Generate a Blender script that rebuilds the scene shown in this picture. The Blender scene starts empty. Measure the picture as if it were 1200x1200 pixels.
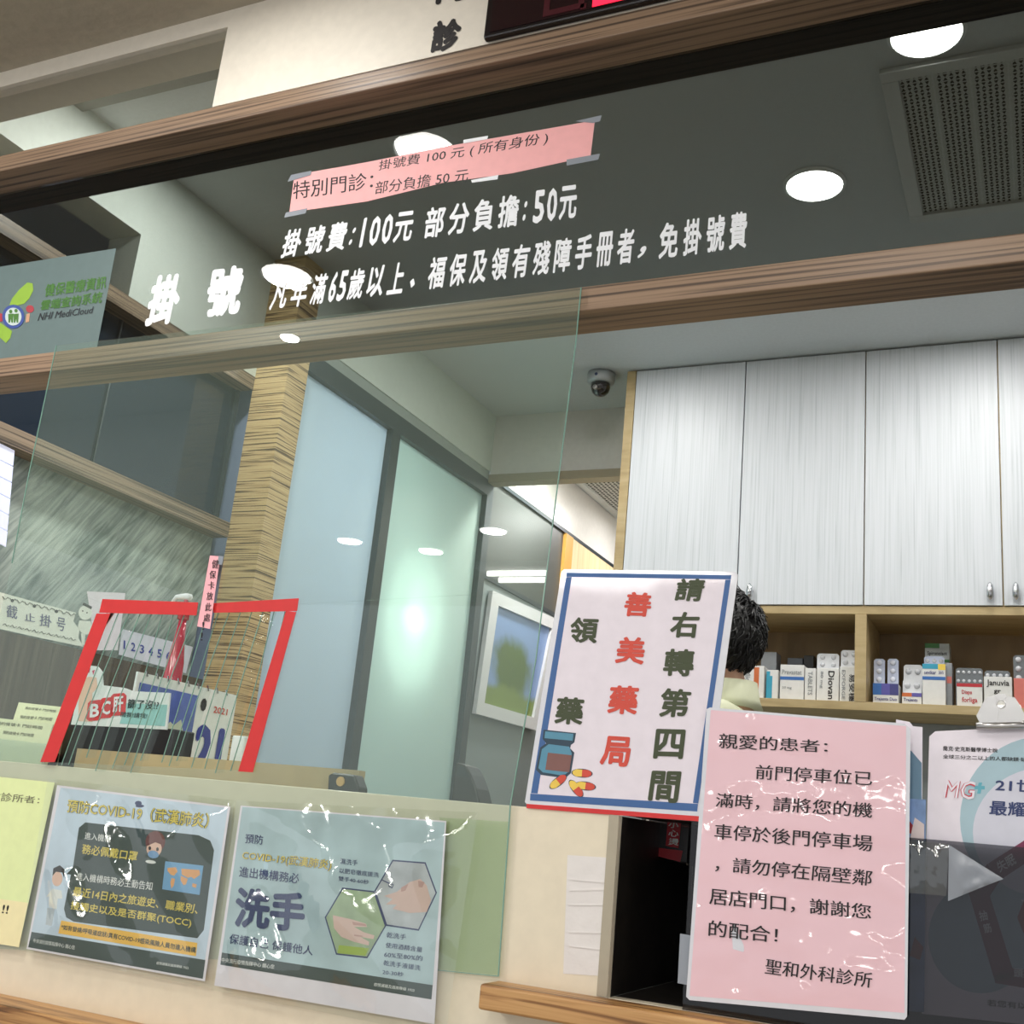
import bpy, bmesh, math, random
from mathutils import Vector as V, Matrix
random.seed(7)
sc = bpy.context.scene
col = sc.collection
# ------------------------------------------------------------------ camera
F_PX, YAW, PITCH, ROLL = 1320.0, -.4535, .2766, .0989
cy, sy = math.cos(YAW), math.sin(YAW)
fw = V((sy*math.cos(PITCH), cy*math.cos(PITCH), math.sin(PITCH)))
rt = V((cy, -sy, 0)); up = rt.cross(fw)
r2 = math.cos(ROLL)*rt + math.sin(ROLL)*up
u2 = -math.sin(ROLL)*rt + math.cos(ROLL)*up
cam = bpy.data.objects.new('camera', bpy.data.cameras.new('camera')); col.objects.link(cam)
cam.data.sensor_width = 36; cam.data.lens = F_PX/1200*36; cam.data.clip_start = .02
cam.matrix_world = Matrix(((r2.x, u2.x, -fw.x, 0), (r2.y, u2.y, -fw.y, 0), (r2.z, u2.z, -fw.z, 0), (0, 0, 0, 1)))
sc.camera = cam
# ------------------------------------------------------------------ world, exposure
vs = sc.view_settings
vs.view_transform = 'Standard'; vs.look = 'None'; vs.exposure = 0.0; vs.gamma = 1; vs.use_curve_mapping = False
w = bpy.data.worlds.new('world'); sc.world = w; w.use_nodes = True
w.node_tree.nodes['Background'].inputs[0].default_value = (.95, .97, 1, 1)
w.node_tree.nodes['Background'].inputs[1].default_value = .9
sc.cycles.max_bounces = 10; sc.cycles.transparent_max_bounces = 24
sc.cycles.sample_clamp_indirect = 4; sc.cycles.caustics_reflective = False; sc.cycles.caustics_refractive = False
def lamp(name, loc, power, size=.12, color=(1, .97, .9), rot=(0, 0, 0), spread=math.pi):
    l = bpy.data.lights.new(name, 'AREA'); l.shape = 'DISK'; l.size = size; l.energy = power; l.color = color; l.spread = spread
    o = bpy.data.objects.new(name, l); o.location = loc; o.rotation_euler = rot; col.objects.link(o); return o
# ------------------------------------------------------------------ pixel -> point on a real plane
def ray(x, y):
    return r2*((x-600)/F_PX) - u2*((y-600)/F_PX) + fw
def PY(Y): return lambda x, y: ray(x, y)*(Y/ray(x, y).y)
def PX(X): return lambda x, y: ray(x, y)*(X/ray(x, y).x)
def PZ(Z): return lambda x, y: ray(x, y)*(Z/ray(x, y).z)
def at(x, y, Y): return PY(Y)(x, y)
HC, HW, FL = 1.64, 1.28, -1.12      # office ceiling, waiting-room ceiling, floor (above / below the eye)
OFFICE_LIGHTS = [(-.48, 2.53), (-.172, 2.045), (-1.22, 3.02), (-.12, 3.05), (.75, 2.6), (-1.70, 1.92)]  # last one is added, out of sight, to brighten the left wall
WAIT_LIGHTS = [(-1.07, .875), (-1.67, .50), (-.2, -.1), (.9, .3), (.9, -1.2)]+[(ray(x, y).x*HW/ray(x, y).z, 2*1.1955-ray(x, y).y*HW/ray(x, y).z) for x, y in ((410, 632), (578, 620), (505, 644), (340, 392))]
for i, (x, y) in enumerate(OFFICE_LIGHTS): lamp('downlight_lamp', (x, y, HC-.012), [5, 5, 4.5, 4.5, 5, 13][i], .12, (1, .985, .95))
for i, (x, y) in enumerate(WAIT_LIGHTS): lamp('downlight_lamp', (x, y, HW-.012), [1.6, 9, 6, 4, 8, 5, 5, 5, 10][i], .05 if i == 8 else .11, (1, .985, .95))
for x, y in ((-.3, -1.9), (-1.9, -2.6), (1.0, -2.6)): lamp('glare_tube_lamp', (x, y, HW-.07), 13, .5, (1, .99, .97))  # added unseen lamps for glare and light on the counter front
lamp('clinic_room_lamp', (-2.9, 3.0, 1.55), 60, .5, (.88, .95, 1))
l_ = lamp('pane_glow_lamp', (-2.14, 3.46, .70), 8, .04, (1, 1, 1), (0, -math.pi/2, 0)); l_.data.shape = 'RECTANGLE'; l_.data.size = .22; l_.data.size_y = .05  # unseen lamp added close behind the green pane for its bright blob
lamp('corridor_lamp', (-1.6, 5.2, 1.6), 7, .14, (1, .98, .96)); lamp('corridor_lamp', (-1.75, 4.15, 1.6), 16, .14, (1, .98, .94))  # first lamp is added, without a fixture, to brighten the far bulkhead
# ------------------------------------------------------------------ materials
M = {}
def srgb(c):
    c = [v/255 for v in c]
    return tuple(v/12.92 if v <= .04045 else ((v+.055)/1.055)**2.4 for v in c)+(1,)
def mat(name, rgb, rough=.6, metal=0, coat=0, bump=0, bscale=60, var=0, spec=.5, emit=0):
    if name in M: return M[name]
    m = bpy.data.materials.new(name); m.use_nodes = True; N = m.node_tree; b = N.nodes['Principled BSDF']
    b.inputs['Base Color'].default_value = srgb(rgb); b.inputs['Roughness'].default_value = rough
    b.inputs['Metallic'].default_value = metal; b.inputs['Specular IOR Level'].default_value = spec
    b.inputs['Coat Weight'].default_value = coat; b.inputs['Coat Roughness'].default_value = .05 if bump < .9 else .09
    if emit:
        b.inputs['Emission Color'].default_value = srgb(rgb); b.inputs['Emission Strength'].default_value = emit
    tc = N.nodes.new('ShaderNodeTexCoord'); n = N.nodes.new('ShaderNodeTexNoise')
    N.links.new(tc.outputs['Object'], n.inputs['Vector']); n.inputs['Scale'].default_value = bscale; n.inputs['Detail'].default_value = 3
    r = N.nodes.new('ShaderNodeValToRGB'); v = var or .03
    c = srgb(rgb); r.color_ramp.elements[0].color = tuple(x*(1-v) for x in c[:3])+(1,); r.color_ramp.elements[1].color = tuple(min(1, x*(1+v)) for x in c[:3])+(1,)
    r.color_ramp.elements[0].position = .3; r.color_ramp.elements[1].position = .7
    N.links.new(n.outputs['Fac'], r.inputs[0]); N.links.new(r.outputs[0], b.inputs['Base Color'])
    if bump:
        bp = N.nodes.new('ShaderNodeBump'); bp.inputs['Strength'].default_value = bump; bp.inputs['Distance'].default_value = .004 if bump < .9 else .05
        N.links.new(n.outputs['Fac'], bp.inputs['Height']); bump < .9 and N.links.new(bp.outputs[0], b.inputs['Normal'])
        if coat: N.links.new(bp.outputs[0], b.inputs['Coat Normal'])
    M[name] = m; return m
def wood(name, cols, scale, rough=.45, pos=None, dist=.4, det=4, warp=.05):
    """stretched noise grain; scale = noise frequency along x, y, z (low along the grain)"""
    m = bpy.data.materials.new(name); m.use_nodes = True; N = m.node_tree; b = N.nodes['Principled BSDF']
    tc = N.nodes.new('ShaderNodeTexCoord'); mp = N.nodes.new('ShaderNodeMapping'); mp.inputs['Scale'].default_value = scale
    n = N.nodes.new('ShaderNodeTexNoise'); n.inputs['Scale'].default_value = 1; n.inputs['Detail'].default_value = det; n.inputs['Distortion'].default_value = dist
    r = N.nodes.new('ShaderNodeValToRGB')
    pos = pos or [.25+.5*i/(len(cols)-1) for i in range(len(cols))]
    while len(r.color_ramp.elements) < len(cols): r.color_ramp.elements.new(.5)
    for e, c, p in zip(r.color_ramp.elements, cols, pos): e.position = p
    for e, c in zip(r.color_ramp.elements, cols): e.color = srgb(c)
    L = N.links.new
    L(tc.outputs['Object'], mp.inputs[0]); L(mp.outputs[0], n.inputs['Vector']); L(n.outputs['Fac'], r.inputs[0]); L(r.outputs[0], b.inputs['Base Color'])
    bp = N.nodes.new('ShaderNodeBump'); bp.inputs['Strength'].default_value = .15; bp.inputs['Distance'].default_value = .002
    L(n.outputs['Fac'], bp.inputs['Height']); L(bp.outputs[0], b.inputs['Normal'])
    b.inputs['Roughness'].default_value = rough; M[name] = m; return m
def schlick(N, ior):
    """Fresnel reflectance that is the same from both sides of a thin pane"""
    L = N.links.new; ge = N.nodes.new('ShaderNodeNewGeometry'); d = N.nodes.new('ShaderNodeVectorMath'); d.operation = 'DOT_PRODUCT'
    L(ge.outputs['Normal'], d.inputs[0]); L(ge.outputs['Incoming'], d.inputs[1])
    def mth(op, a, b=None):
        n = N.nodes.new('ShaderNodeMath'); n.operation = op
        for i, v in enumerate((a, b)):
            if v is None: continue
            if isinstance(v, (int, float)): n.inputs[i].default_value = v
            else: L(v, n.inputs[i])
        return n.outputs[0]
    r0 = ((ior-1)/(ior+1))**2
    p = mth('POWER', mth('SUBTRACT', 1, mth('ABSOLUTE', d.outputs['Value'])), 5)
    return mth('ADD', mth('MULTIPLY', p, 1-r0), r0), d.inputs[0]
def glass(name, tint, haze=0, hazecol=(200, 220, 210), rough=.0, ior=1.45, wavy=0, wscale=20, refl=1):
    m = bpy.data.materials.new(name); m.use_nodes = True; N = m.node_tree; N.nodes.clear(); L = N.links.new
    out = N.nodes.new('ShaderNodeOutputMaterial'); t = N.nodes.new('ShaderNodeBsdfTransparent'); g = N.nodes.new('ShaderNodeBsdfGlossy')
    t.inputs[0].default_value = tuple(tint)+(1,); g.inputs['Roughness'].default_value = rough; g.inputs[0].default_value = (refl, refl, refl, 1)
    fo, fn = schlick(N, ior)
    mx = N.nodes.new('ShaderNodeMixShader'); L(fo, mx.inputs[0])
    src = t.outputs[0]
    if haze:
        d = N.nodes.new('ShaderNodeBsdfDiffuse'); d.inputs[0].default_value = srgb(hazecol)
        m2 = N.nodes.new('ShaderNodeMixShader'); m2.inputs[0].default_value = haze; L(t.outputs[0], m2.inputs[1]); L(d.outputs[0], m2.inputs[2]); src = m2.outputs[0]
    L(src, mx.inputs[1]); L(g.outputs[0], mx.inputs[2]); L(mx.outputs[0], out.inputs[0])
    if wavy:
        tc = N.nodes.new('ShaderNodeTexCoord'); n = N.nodes.new('ShaderNodeTexNoise'); n.inputs['Scale'].default_value = wscale; n.inputs['Detail'].default_value = 2; n.inputs['Distortion'].default_value = 1
        L(tc.outputs['Object'], n.inputs['Vector'])
        bp = N.nodes.new('ShaderNodeBump'); bp.inputs['Strength'].default_value = wavy; bp.inputs['Distance'].default_value = .02
        L(n.outputs['Fac'], bp.inputs['Height']); L(bp.outputs[0], g.inputs['Normal']); N.links.remove(fn.links[0]); L(bp.outputs[0], fn)
    M[name] = m; return m
WB = wood('walnut beam', [(62, 50, 42), (108, 88, 72), (142, 117, 95), (158, 132, 108)], (2, 120, 240), .4, [.3, .42, .5, .75], .3, 3)
WBY = wood('walnut beam side', [(62, 54, 46), (108, 94, 78), (142, 124, 104), (158, 140, 118)], (120, 2, 240), .4, [.3, .42, .5, .75], .3, 3)
WZ = wood('zebra wood', [(78, 62, 44), (128, 104, 72), (198, 170, 122), (214, 188, 142)], (4, 4, 260), .45, [.36, .42, .47, .7], .3, 3)
WL = wood('ledge wood', [(70, 42, 20), (140, 96, 54), (186, 140, 88), (200, 158, 104)], (4, 50, 110), .4, [.34, .44, .56, .75], 1.2)
WV = wood('dark wainscot wood', [(58, 52, 44), (78, 70, 60), (96, 88, 76)], (90, 90, 3), .5)
WD = wood('shade darkened interior wood', [(18, 15, 13), (30, 26, 22), (40, 34, 29)], (3, 60, 90), .5)  # colour darkened so the recess looks unlit
WO = wood('oak edge', [(168, 146, 104), (188, 166, 122), (200, 180, 138)], (6, 30, 30), .5)
WP = wood('shelf back wood', [(120, 98, 68), (146, 122, 88), (160, 136, 100)], (14, 14, 2.5), .55)
WW = wood('white woodgrain laminate', [(196, 202, 207), (212, 217, 222), (220, 224, 230)], (160, 160, 2.5), .45, [.3, .42, .6])
WT = wood('plywood panel', [(206, 180, 138), (222, 198, 158), (230, 208, 170)], (40, 40, 2), .5)
cream = mat('cream laminate', (226, 214, 190), .4, coat=.15)
signcream = mat('cream sign board', (234, 226, 212), .5)
plaster = mat('waiting ceiling plaster', (176, 168, 152), .9, bump=.5, bscale=45, var=.06)
ceilm = mat('office ceiling paint', (196, 201, 203), .85, bump=.1, bscale=90)
wallm = mat('office wall paint', (206, 214, 206), .7, bump=.05)
wallw = mat('grey white wall', (206, 204, 198), .8)
darkm = mat('beam underside shade', (22, 22, 22), .8)
black = mat('black plastic', (14, 14, 15), .3)
blackink = mat('black ink', (26, 22, 24), .6)
frame = mat('dark aluminium', (58, 66, 72), .4, .3)
white = mat('white vinyl', (238, 240, 244), .5)
paper = mat('white paper', (226, 222, 230), .6, coat=.3)
pinkp = mat('pink laminated paper', (232, 192, 200), .5, coat=1, bump=1.0, bscale=7)
pinks = mat('salmon paper strip', (246, 178, 178), .6)
red = mat('red tape', (206, 40, 40), .45)
signw = mat('laminated lilac white paper', (228, 218, 226), .5, coat=.35)
signblue = mat('blue print', (58, 96, 150), .5)
olive = mat('olive ink', (62, 70, 44), .6); redink = mat('red ink', (206, 74, 58), .6); navy = mat('navy ink', (44, 58, 104), .6)
steel = mat('brushed steel', (190, 188, 186), .28, .9, bump=.1, bscale=30)
chrome = mat('chrome', (200, 202, 206), .2, 1)
lightm = mat('downlight diffuser', (255, 252, 245), emit=22)
trim = mat('white trim', (220, 224, 226), .4)
tinted = glass('tinted header glass', (.60, .62, .61), ior=1.5)
clearg = glass('clear glass', (.96, .97, .96), ior=1.3)
acryl = glass('green acrylic', (.93, .96, .94), haze=.045, hazecol=(190, 214, 200))
acedge = mat('acrylic edge', (120, 158, 144), .2)
smoke = glass('smoked acrylic', (.46, .46, .48), ior=1.45)
pvc = glass('wrinkled clear sleeve', (.95, .96, .93), haze=.02, wavy=.3, wscale=9, ior=1.8, rough=.06)
pvc2 = glass('strip plastic', (.90, .94, .92), haze=.02, wavy=.15, wscale=30, ior=1.3)
tape = glass('translucent tape', (.6, .63, .65), haze=.5, hazecol=(190, 196, 206), rough=.2)
bluegl = glass('blue grey glass', (.42, .47, .52), haze=.07, hazecol=(120, 140, 165), ior=1.5)
smokedoor = glass('dark door glass', (.62, .68, .68), haze=.05, hazecol=(120, 130, 130), ior=1.6)
# stone
def stone():
    m = bpy.data.materials.new('scratched grey stone laminate'); m.use_nodes = True; N = m.node_tree; L = N.links.new; b = N.nodes['Principled BSDF']
    tc = N.nodes.new('ShaderNodeTexCoord'); mp = N.nodes.new('ShaderNodeMapping'); mp.vector_type = 'TEXTURE'; mp.inputs['Rotation'].default_value = (math.radians(55), 0, 0); mp.inputs['Scale'].default_value = (.25, .30, .030)
    n1 = N.nodes.new('ShaderNodeTexNoise'); n1.inputs['Scale'].default_value = 1.6; n1.inputs['Detail'].default_value = 6; n1.inputs['Distortion'].default_value = 1.6
    n2 = N.nodes.new('ShaderNodeTexNoise'); n2.inputs['Scale'].default_value = 5; n2.inputs['Detail'].default_value = 5
    L(tc.outputs['Object'], mp.inputs[0]); L(mp.outputs[0], n1.inputs['Vector']); L(tc.outputs['Object'], n2.inputs['Vector'])
    a = N.nodes.new('ShaderNodeMath'); a.operation = 'ADD'; L(n1.outputs[0], a.inputs[0]); L(n2.outputs[0], a.inputs[1])
    h = N.nodes.new('ShaderNodeMath'); h.operation = 'MULTIPLY'; h.inputs[1].default_value = .5; L(a.outputs[0], h.inputs[0])
    r = N.nodes.new('ShaderNodeValToRGB'); e = r.color_ramp.elements; e[0].position = .38; e[0].color = srgb((104, 120, 116)); e[1].position = .64; e[1].color = srgb((196, 208, 200))
    L(h.outputs[0], r.inputs[0]); L(r.outputs[0], b.inputs['Base Color']); b.inputs['Roughness'].default_value = .35
    return m
stonem = stone()
def frost(name, c):
    m = bpy.data.materials.new(name); m.use_nodes = True; N = m.node_tree; N.nodes.clear(); L = N.links.new
    out = N.nodes.new('ShaderNodeOutputMaterial'); t = N.nodes.new('ShaderNodeBsdfTranslucent'); d = N.nodes.new('ShaderNodeBsdfDiffuse'); g = N.nodes.new('ShaderNodeBsdfGlossy')
    t.inputs[0].default_value = srgb(c); d.inputs[0].default_value = srgb(c); g.inputs['Roughness'].default_value = .16
    m1 = N.nodes.new('ShaderNodeMixShader'); m1.inputs[0].default_value = .5; L(t.outputs[0], m1.inputs[1]); L(d.outputs[0], m1.inputs[2])
    fo, _ = schlick(N, 1.45); m2 = N.nodes.new('ShaderNodeMixShader'); L(fo, m2.inputs[0]); L(m1.outputs[0], m2.inputs[1]); L(g.outputs[0], m2.inputs[2]); L(m2.outputs[0], out.inputs[0])
    return m
frostb = frost('frosted blue glass', (208, 219, 224)); frostg = frost('frosted green glass', (206, 222, 214))
# ------------------------------------------------------------------ mesh building
class MB:
    def __init__(s): s.v = []; s.f = []
    def add(s, vs, fs):
        o = len(s.v); s.v += [V(p) for p in vs]; s.f += [[i+o for i in f] for f in fs]; return s
    def box(s, x0, x1, y0, y1, z0, z1):
        x0, x1 = sorted((x0, x1)); y0, y1 = sorted((y0, y1)); z0, z1 = sorted((z0, z1))
        return s.add([(x0, y0, z0), (x1, y0, z0), (x1, y1, z0), (x0, y1, z0), (x0, y0, z1), (x1, y0, z1), (x1, y1, z1), (x0, y1, z1)],
                     [(0, 3, 2, 1), (4, 5, 6, 7), (0, 1, 5, 4), (1, 2, 6, 5), (2, 3, 7, 6), (3, 0, 4, 7)])
    def prism(s, pts, t):
        n = len(pts); t = V(t); pts = [V(p) for p in pts]
        return s.add(pts+[p+t for p in pts], [list(range(n))[::-1], list(range(n, 2*n))]+[(i, (i+1) % n, n+(i+1) % n, n+i) for i in range(n)])
    def face(s, pts): return s.add(pts, [list(range(len(pts)))])
    def tube(s, path, r, n=8, cap=True):
        path = [V(p) for p in path]; rs = r if isinstance(r, (list, tuple)) else [r]*len(path); o = len(s.v); rings = []
        for i, p in enumerate(path):
            d = (path[min(i+1, len(path)-1)]-path[max(i-1, 0)]).normalized()
            a = d.orthogonal().normalized() if i == 0 else (rings[-1]-d*rings[-1].dot(d)).normalized()
            rings.append(a); b = d.cross(a)
            for k in range(n):
                t = 2*math.pi*k/n; s.v.append(p+(a*math.cos(t)+b*math.sin(t))*rs[i])
        for i in range(len(path)-1):
            for k in range(n): s.f.append([o+i*n+k, o+i*n+(k+1) % n, o+(i+1)*n+(k+1) % n, o+(i+1)*n+k])
        if cap: s.f.append([o+k for k in range(n)][::-1]); s.f.append([o+(len(path)-1)*n+k for k in range(n)])
        return s
    def lathe(s, c, prof, n=24, axis='Z'):
        c = V(c); o = len(s.v); m = len(prof)
        for r, h in prof:
            for k in range(n):
                t = 2*math.pi*k/n; a, b = r*math.cos(t), r*math.sin(t)
                s.v.append(c+(V((a, b, h)) if axis == 'Z' else V((a, h, b)) if axis == 'Y' else V((h, a, b))))
        for i in range(m-1):
            for k in range(n): s.f.append([o+i*n+k, o+i*n+(k+1) % n, o+(i+1)*n+(k+1) % n, o+(i+1)*n+k])
        s.f.append([o+k for k in range(n)][::-1]); s.f.append([o+(m-1)*n+k for k in range(n)])
        return s
    def build(s, name, m, parent=None, bevel=0, smooth=False, label=None, loc=None):
        base = V((0, 0, 0))
        if parent is not None: base = parent['_w'] if '_w' in parent else V((0, 0, 0)); base = V(base)
        else:
            if loc is None:
                xs = [p.x for p in s.v]; ys = [p.y for p in s.v]; zs = [p.z for p in s.v]
                loc = V(((min(xs)+max(xs))/2, (min(ys)+max(ys))/2, min(zs)))
            base = V(loc)
        me = bpy.data.meshes.new(name); me.from_pydata([tuple(p-base) for p in s.v], [], s.f); me.update()
        bm = bmesh.new(); bm.from_mesh(me); bmesh.ops.recalc_face_normals(bm, faces=bm.faces); bm.to_mesh(me); bm.free()
        me.materials.append(m)
        if smooth: me.polygons.foreach_set('use_smooth', [True]*len(me.polygons))
        o = bpy.data.objects.new(name, me); col.objects.link(o)
        if parent is not None: o.parent = parent
        else: o.location = base
        o['_w'] = list(base)
        if bevel:
            b = o.modifiers.new('bevel', 'BEVEL'); b.width = bevel; b.segments = 2; b.limit_method = 'ANGLE'
        if label: o['label'] = label
        return o
def tag(o, label, cat, group=None, kind=None):
    o['label'] = label; o['category'] = cat
    if group: o['group'] = group
    if kind: o['kind'] = kind
    return o
def thing(name, loc, label, cat, group=None):
    o = bpy.data.objects.new(name, None); o.empty_display_size = .05; o.location = loc; col.objects.link(o); o['_w'] = list(loc)
    return tag(o, label, cat, group)
def struct(name, mb, m, parent=None, **k):
    o = mb.build(name, m, parent, **k)
    if parent is None: o['kind'] = 'structure'
    return o
def bil(q, u, v):  # q = TL TR BR BL
    return (q[0]*(1-u)+q[1]*u)*(1-v)+(q[3]*(1-u)+q[2]*u)*v
def quadn(q): return ((q[1]-q[0]).cross(q[-1]-q[0])).normalized()
def toward(q, d):
    n = quadn(q); c = sum((V(p) for p in q), V((0, 0, 0)))/len(q)
    if n.dot(-c) < 0: n = -n     # pointing to the viewer's side (the front of the sheet)
    return n*d
_tc = {}
def text_mesh(s, off, sx=1, spacing=1):
    key = (s, off, spacing)
    if key in _tc: return _tc[key]
    c = bpy.data.curves.new('t', 'FONT'); c.body = s; c.resolution_u = 2; c.space_character = spacing; c.fill_mode = 'FRONT'
    o = bpy.data.objects.new('t', c); col.objects.link(o); dg = bpy.context.evaluated_depsgraph_get()
    me = bpy.data.meshes.new_from_object(o.evaluated_get(dg)); vs = [v.co.copy() for v in me.vertices]; fs = [list(p.vertices) for p in me.polygons]
    bpy.data.objects.remove(o); bpy.data.curves.remove(c); bpy.data.meshes.remove(me)
    b = off  # weight: the outline drawn again at small shifts
    if b:
        sh = [(b*math.cos(i*math.pi/4), b*math.sin(i*math.pi/4)) for i in range(8)] if b > .025 else [(b, 0), (-b, 0), (0, b), (0, -b)] if b > .011 else [(b, 0), (-b, 0)]
        n = len(vs); vs, fs = [v+V((dx, dy, .00002*k)) for k, (dx, dy) in enumerate(sh) for v in vs], [[i+k*n for i in f] for k in range(len(sh)) for f in fs]
    xs = [v.x for v in vs]; ys = [v.y for v in vs]
    _tc[key] = (vs, fs, min(xs), max(xs), min(ys), max(ys)); return _tc[key]
def text(s, q, P, m, parent, lift=.0002, bold=.012, name='lettering', spacing=1, label=None, mirror=False):
    """lettering filling the quad q (TL TR BR BL); q are pixels on the plane P or 3D points when P is None"""
    pts = [P(*p) for p in q] if P else [V(p) for p in q]
    d = toward(pts, lift); dn = toward(pts, 1); vs, fs, x0, x1, y0, y1 = text_mesh(s, bold, spacing=spacing)
    mb = MB(); mb.v = [bil(pts, (v.x-x0)/(x1-x0), 1-(v.y-y0)/max(1e-6, y1-y0))+d+dn*v.z for v in vs]; mb.f = [list(f) for f in fs]
    return mb.build(name, m, parent, label=label)
def sheet(q, P, m, parent, lift=0, thick=.0004, name='sheet', label=None, **k):
    pts = [P(*p) for p in q] if P else [V(p) for p in q]
    d = toward(pts[:4], 1)
    return MB().prism([p+d*lift for p in pts], -d*thick).build(name, m, parent, label=label, **k)
def ell(cx, cy, rx, ry, n=20, rot=0, a0=0, a1=360):
    o = []
    for i in range(n+(a1-a0 < 360)):
        t = math.radians(a0+(a1-a0)*i/n); x, y = rx*math.cos(t), ry*math.sin(t); c, s_ = math.cos(math.radians(rot)), math.sin(math.radians(rot))
        o.append((cx+x*c-y*s_, cy+x*s_+y*c))
    return o
def subq(q, u0, v0, u1, v1): return [bil(q, u0, v0), bil(q, u1, v0), bil(q, u1, v1), bil(q, u0, v1)]
def wavy(q, P, m, parent, name, nx=16, ny=12, amp=.004, lift=0, freq=3, seed=0, label=None):
    """a slightly rippled thin film over a quad"""
    pts = [P(*p) for p in q] if P else [V(p) for p in q]; d = toward(pts, 1); mb = MB(); rnd = random.Random(seed)
    ph = [rnd.uniform(0, 6.3) for _ in range(4)]
    vs = []
    for j in range(ny+1):
        for i in range(nx+1):
            u, v = i/nx, j/ny
            a = amp*(.5+.5*math.sin(freq*3*u+2*v+ph[0])*math.cos(freq*2*v+ph[1])+.35*math.sin(freq*7*(u-v*.6)+ph[2]))
            e = min(1, 6*min(u, 1-u, v, 1-v)); vs.append(bil(pts, u, v)+d*(lift+a*e))
    mb.add(vs, [(j*(nx+1)+i, j*(nx+1)+i+1, (j+1)*(nx+1)+i+1, (j+1)*(nx+1)+i) for j in range(ny) for i in range(nx)])
    return mb.build(name, m, parent, smooth=True, label=label)
# ================================================================== SETTING
XA, XB, YP, YBK = -2.124, -2.006, 2.505, 3.88
struct('floor', MB().box(-5, 3.5, -4, 8, FL-.05, FL), mat('floor tile', (150, 146, 138), .35))
# waiting-room ceiling and office ceiling
struct('ceiling_waiting_room', MB().box(-5, 3.5, -3.5, 1.2, HW, HW+.1), plaster)
ceil = MB().box(-2.2, 1.7, 1.32, 6.9, HC, HC+.1); struct('ceiling_office', ceil, ceilm)
struct('ceiling_side_room', MB().box(-4.2, XA-.1, 1.32, 4.0, HC, HC+.1), ceilm)
struct('trim_1', MB().box(XA, 1.6, 1.325, 1.70, HC-.02, HC-.001), mat('ceiling board shade grey', (150, 150, 144), .7))  # near ceiling strip, its unlit tone put into a darker grey
# header wall above the counter: sign board with its transom opening
hb = MB().box(-1.2, 2.2, 1.2, 1.225, 1.09, HW).box(-3, -1.2, 1.2, 1.225, 1.246, HW)
struct('wall_header', hb, signcream)
struct('wall_above_header', MB().box(-4, 2.2, 1.226, 1.32, HW+.0, HC+.1), wallw)
struct('window_1', MB().box(-3, -1.2, 1.208, 1.214, 1.09, 1.246), clearg)
# walnut beams; the tinted glass stands between them
struct('trim_2', MB().box(-3, 2.2, 1.2, 1.266, 1.056, 1.0899), WB, bevel=.002)
struct('trim_16', MB().box(-3, 2.2, 1.2665, 1.315, 1.0558, 1.0899), darkm)  # rear of the beam, blackened for the shade on its underside
struct('trim_3', MB().box(-3, 2.2, 1.2, 1.266, .6435, .678), WB, bevel=.002)
GY = 1.26
struct('window_2', MB().box(-3, 2.2, GY, GY+.005, .6781, 1.0559), tinted)
# left wall, near section (in the side direction): wall, opening, beams, stone panel, wainscot
wl = MB().box(XA-.11, XA, 1.27, 1.963, 1.424, HC).box(XA-.11, XA, 1.963, YP, 1.245, HC)
struct('wall_left', wl, wallm)
struct('trim_4', MB().box(XA-.09, XA, 1.27, YP, 1.203, 1.2449), WBY)
struct('trim_5', MB().box(XA-.09, XA, 1.27, YP, .742, .786), WBY)
struct('window_3', MB().box(XA-.06, XA-.055, 1.27, 2.005, .7862, 1.2028).box(XA-.06, XA-.055, 2.011, YP, .7862, 1.2028), bluegl)
struct('trim_6', MB().box(XA-.064, XA-.05, 2.0055, 2.0105, .7862, 1.2028).box(XA-.066, XA-.045, YP-.012, YP-.001, .7862, 1.2028), frame)
struct('wall_stone_panel', MB().box(XA-.09, XA-.055, 1.27, YP, FL, .7418), stonem)
struct('trim_7', MB().box(XA-.0549, XA-.004, 1.27, YP, FL, .33), WV)
struct('wall_side_room', MB().box(-4.1, -4.0, .5, 4.0, FL, HC).box(-4.0, XB-.06, 3.98, 4.03, FL, HC).box(-4.0, XA-.03, 2.56, 2.6, FL, HC), mat('side room wall', (120, 134, 160), .7))  # last box is a partition added to keep the near room dim
struct('pillar_zebra_wood', MB().box(XA-.002, XB, YP, 2.602, FL, HC), WZ)
# frosted glass section
struct('wall_left_upper', MB().box(XB-.05, XB, 2.602, YBK, 1.40, HC), wallm)
struct('trim_8', MB().box(XB-.05, XB-.004, 2.602, YBK, 1.362, 1.3999), mat('grey rail', (150, 158, 154), .5))
fr = MB().box(XB-.045, XB, 2.602, 3.925, 1.300, 1.3618).box(XB-.045, XB, 3.118, 3.172, FL, 1.2999).box(XB-.045, XB, 3.874, 3.925, FL, 1.2999)
struct('trim_9', fr, frame)
struct('window_4', MB().box(XB-.03, XB-.024, 2.603, 3.1175, FL, 1.2998), frostb)
struct('window_5', MB().box(XB-.03, XB-.024, 3.1725, 3.8735, FL, 1.2998), frostg)
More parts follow.
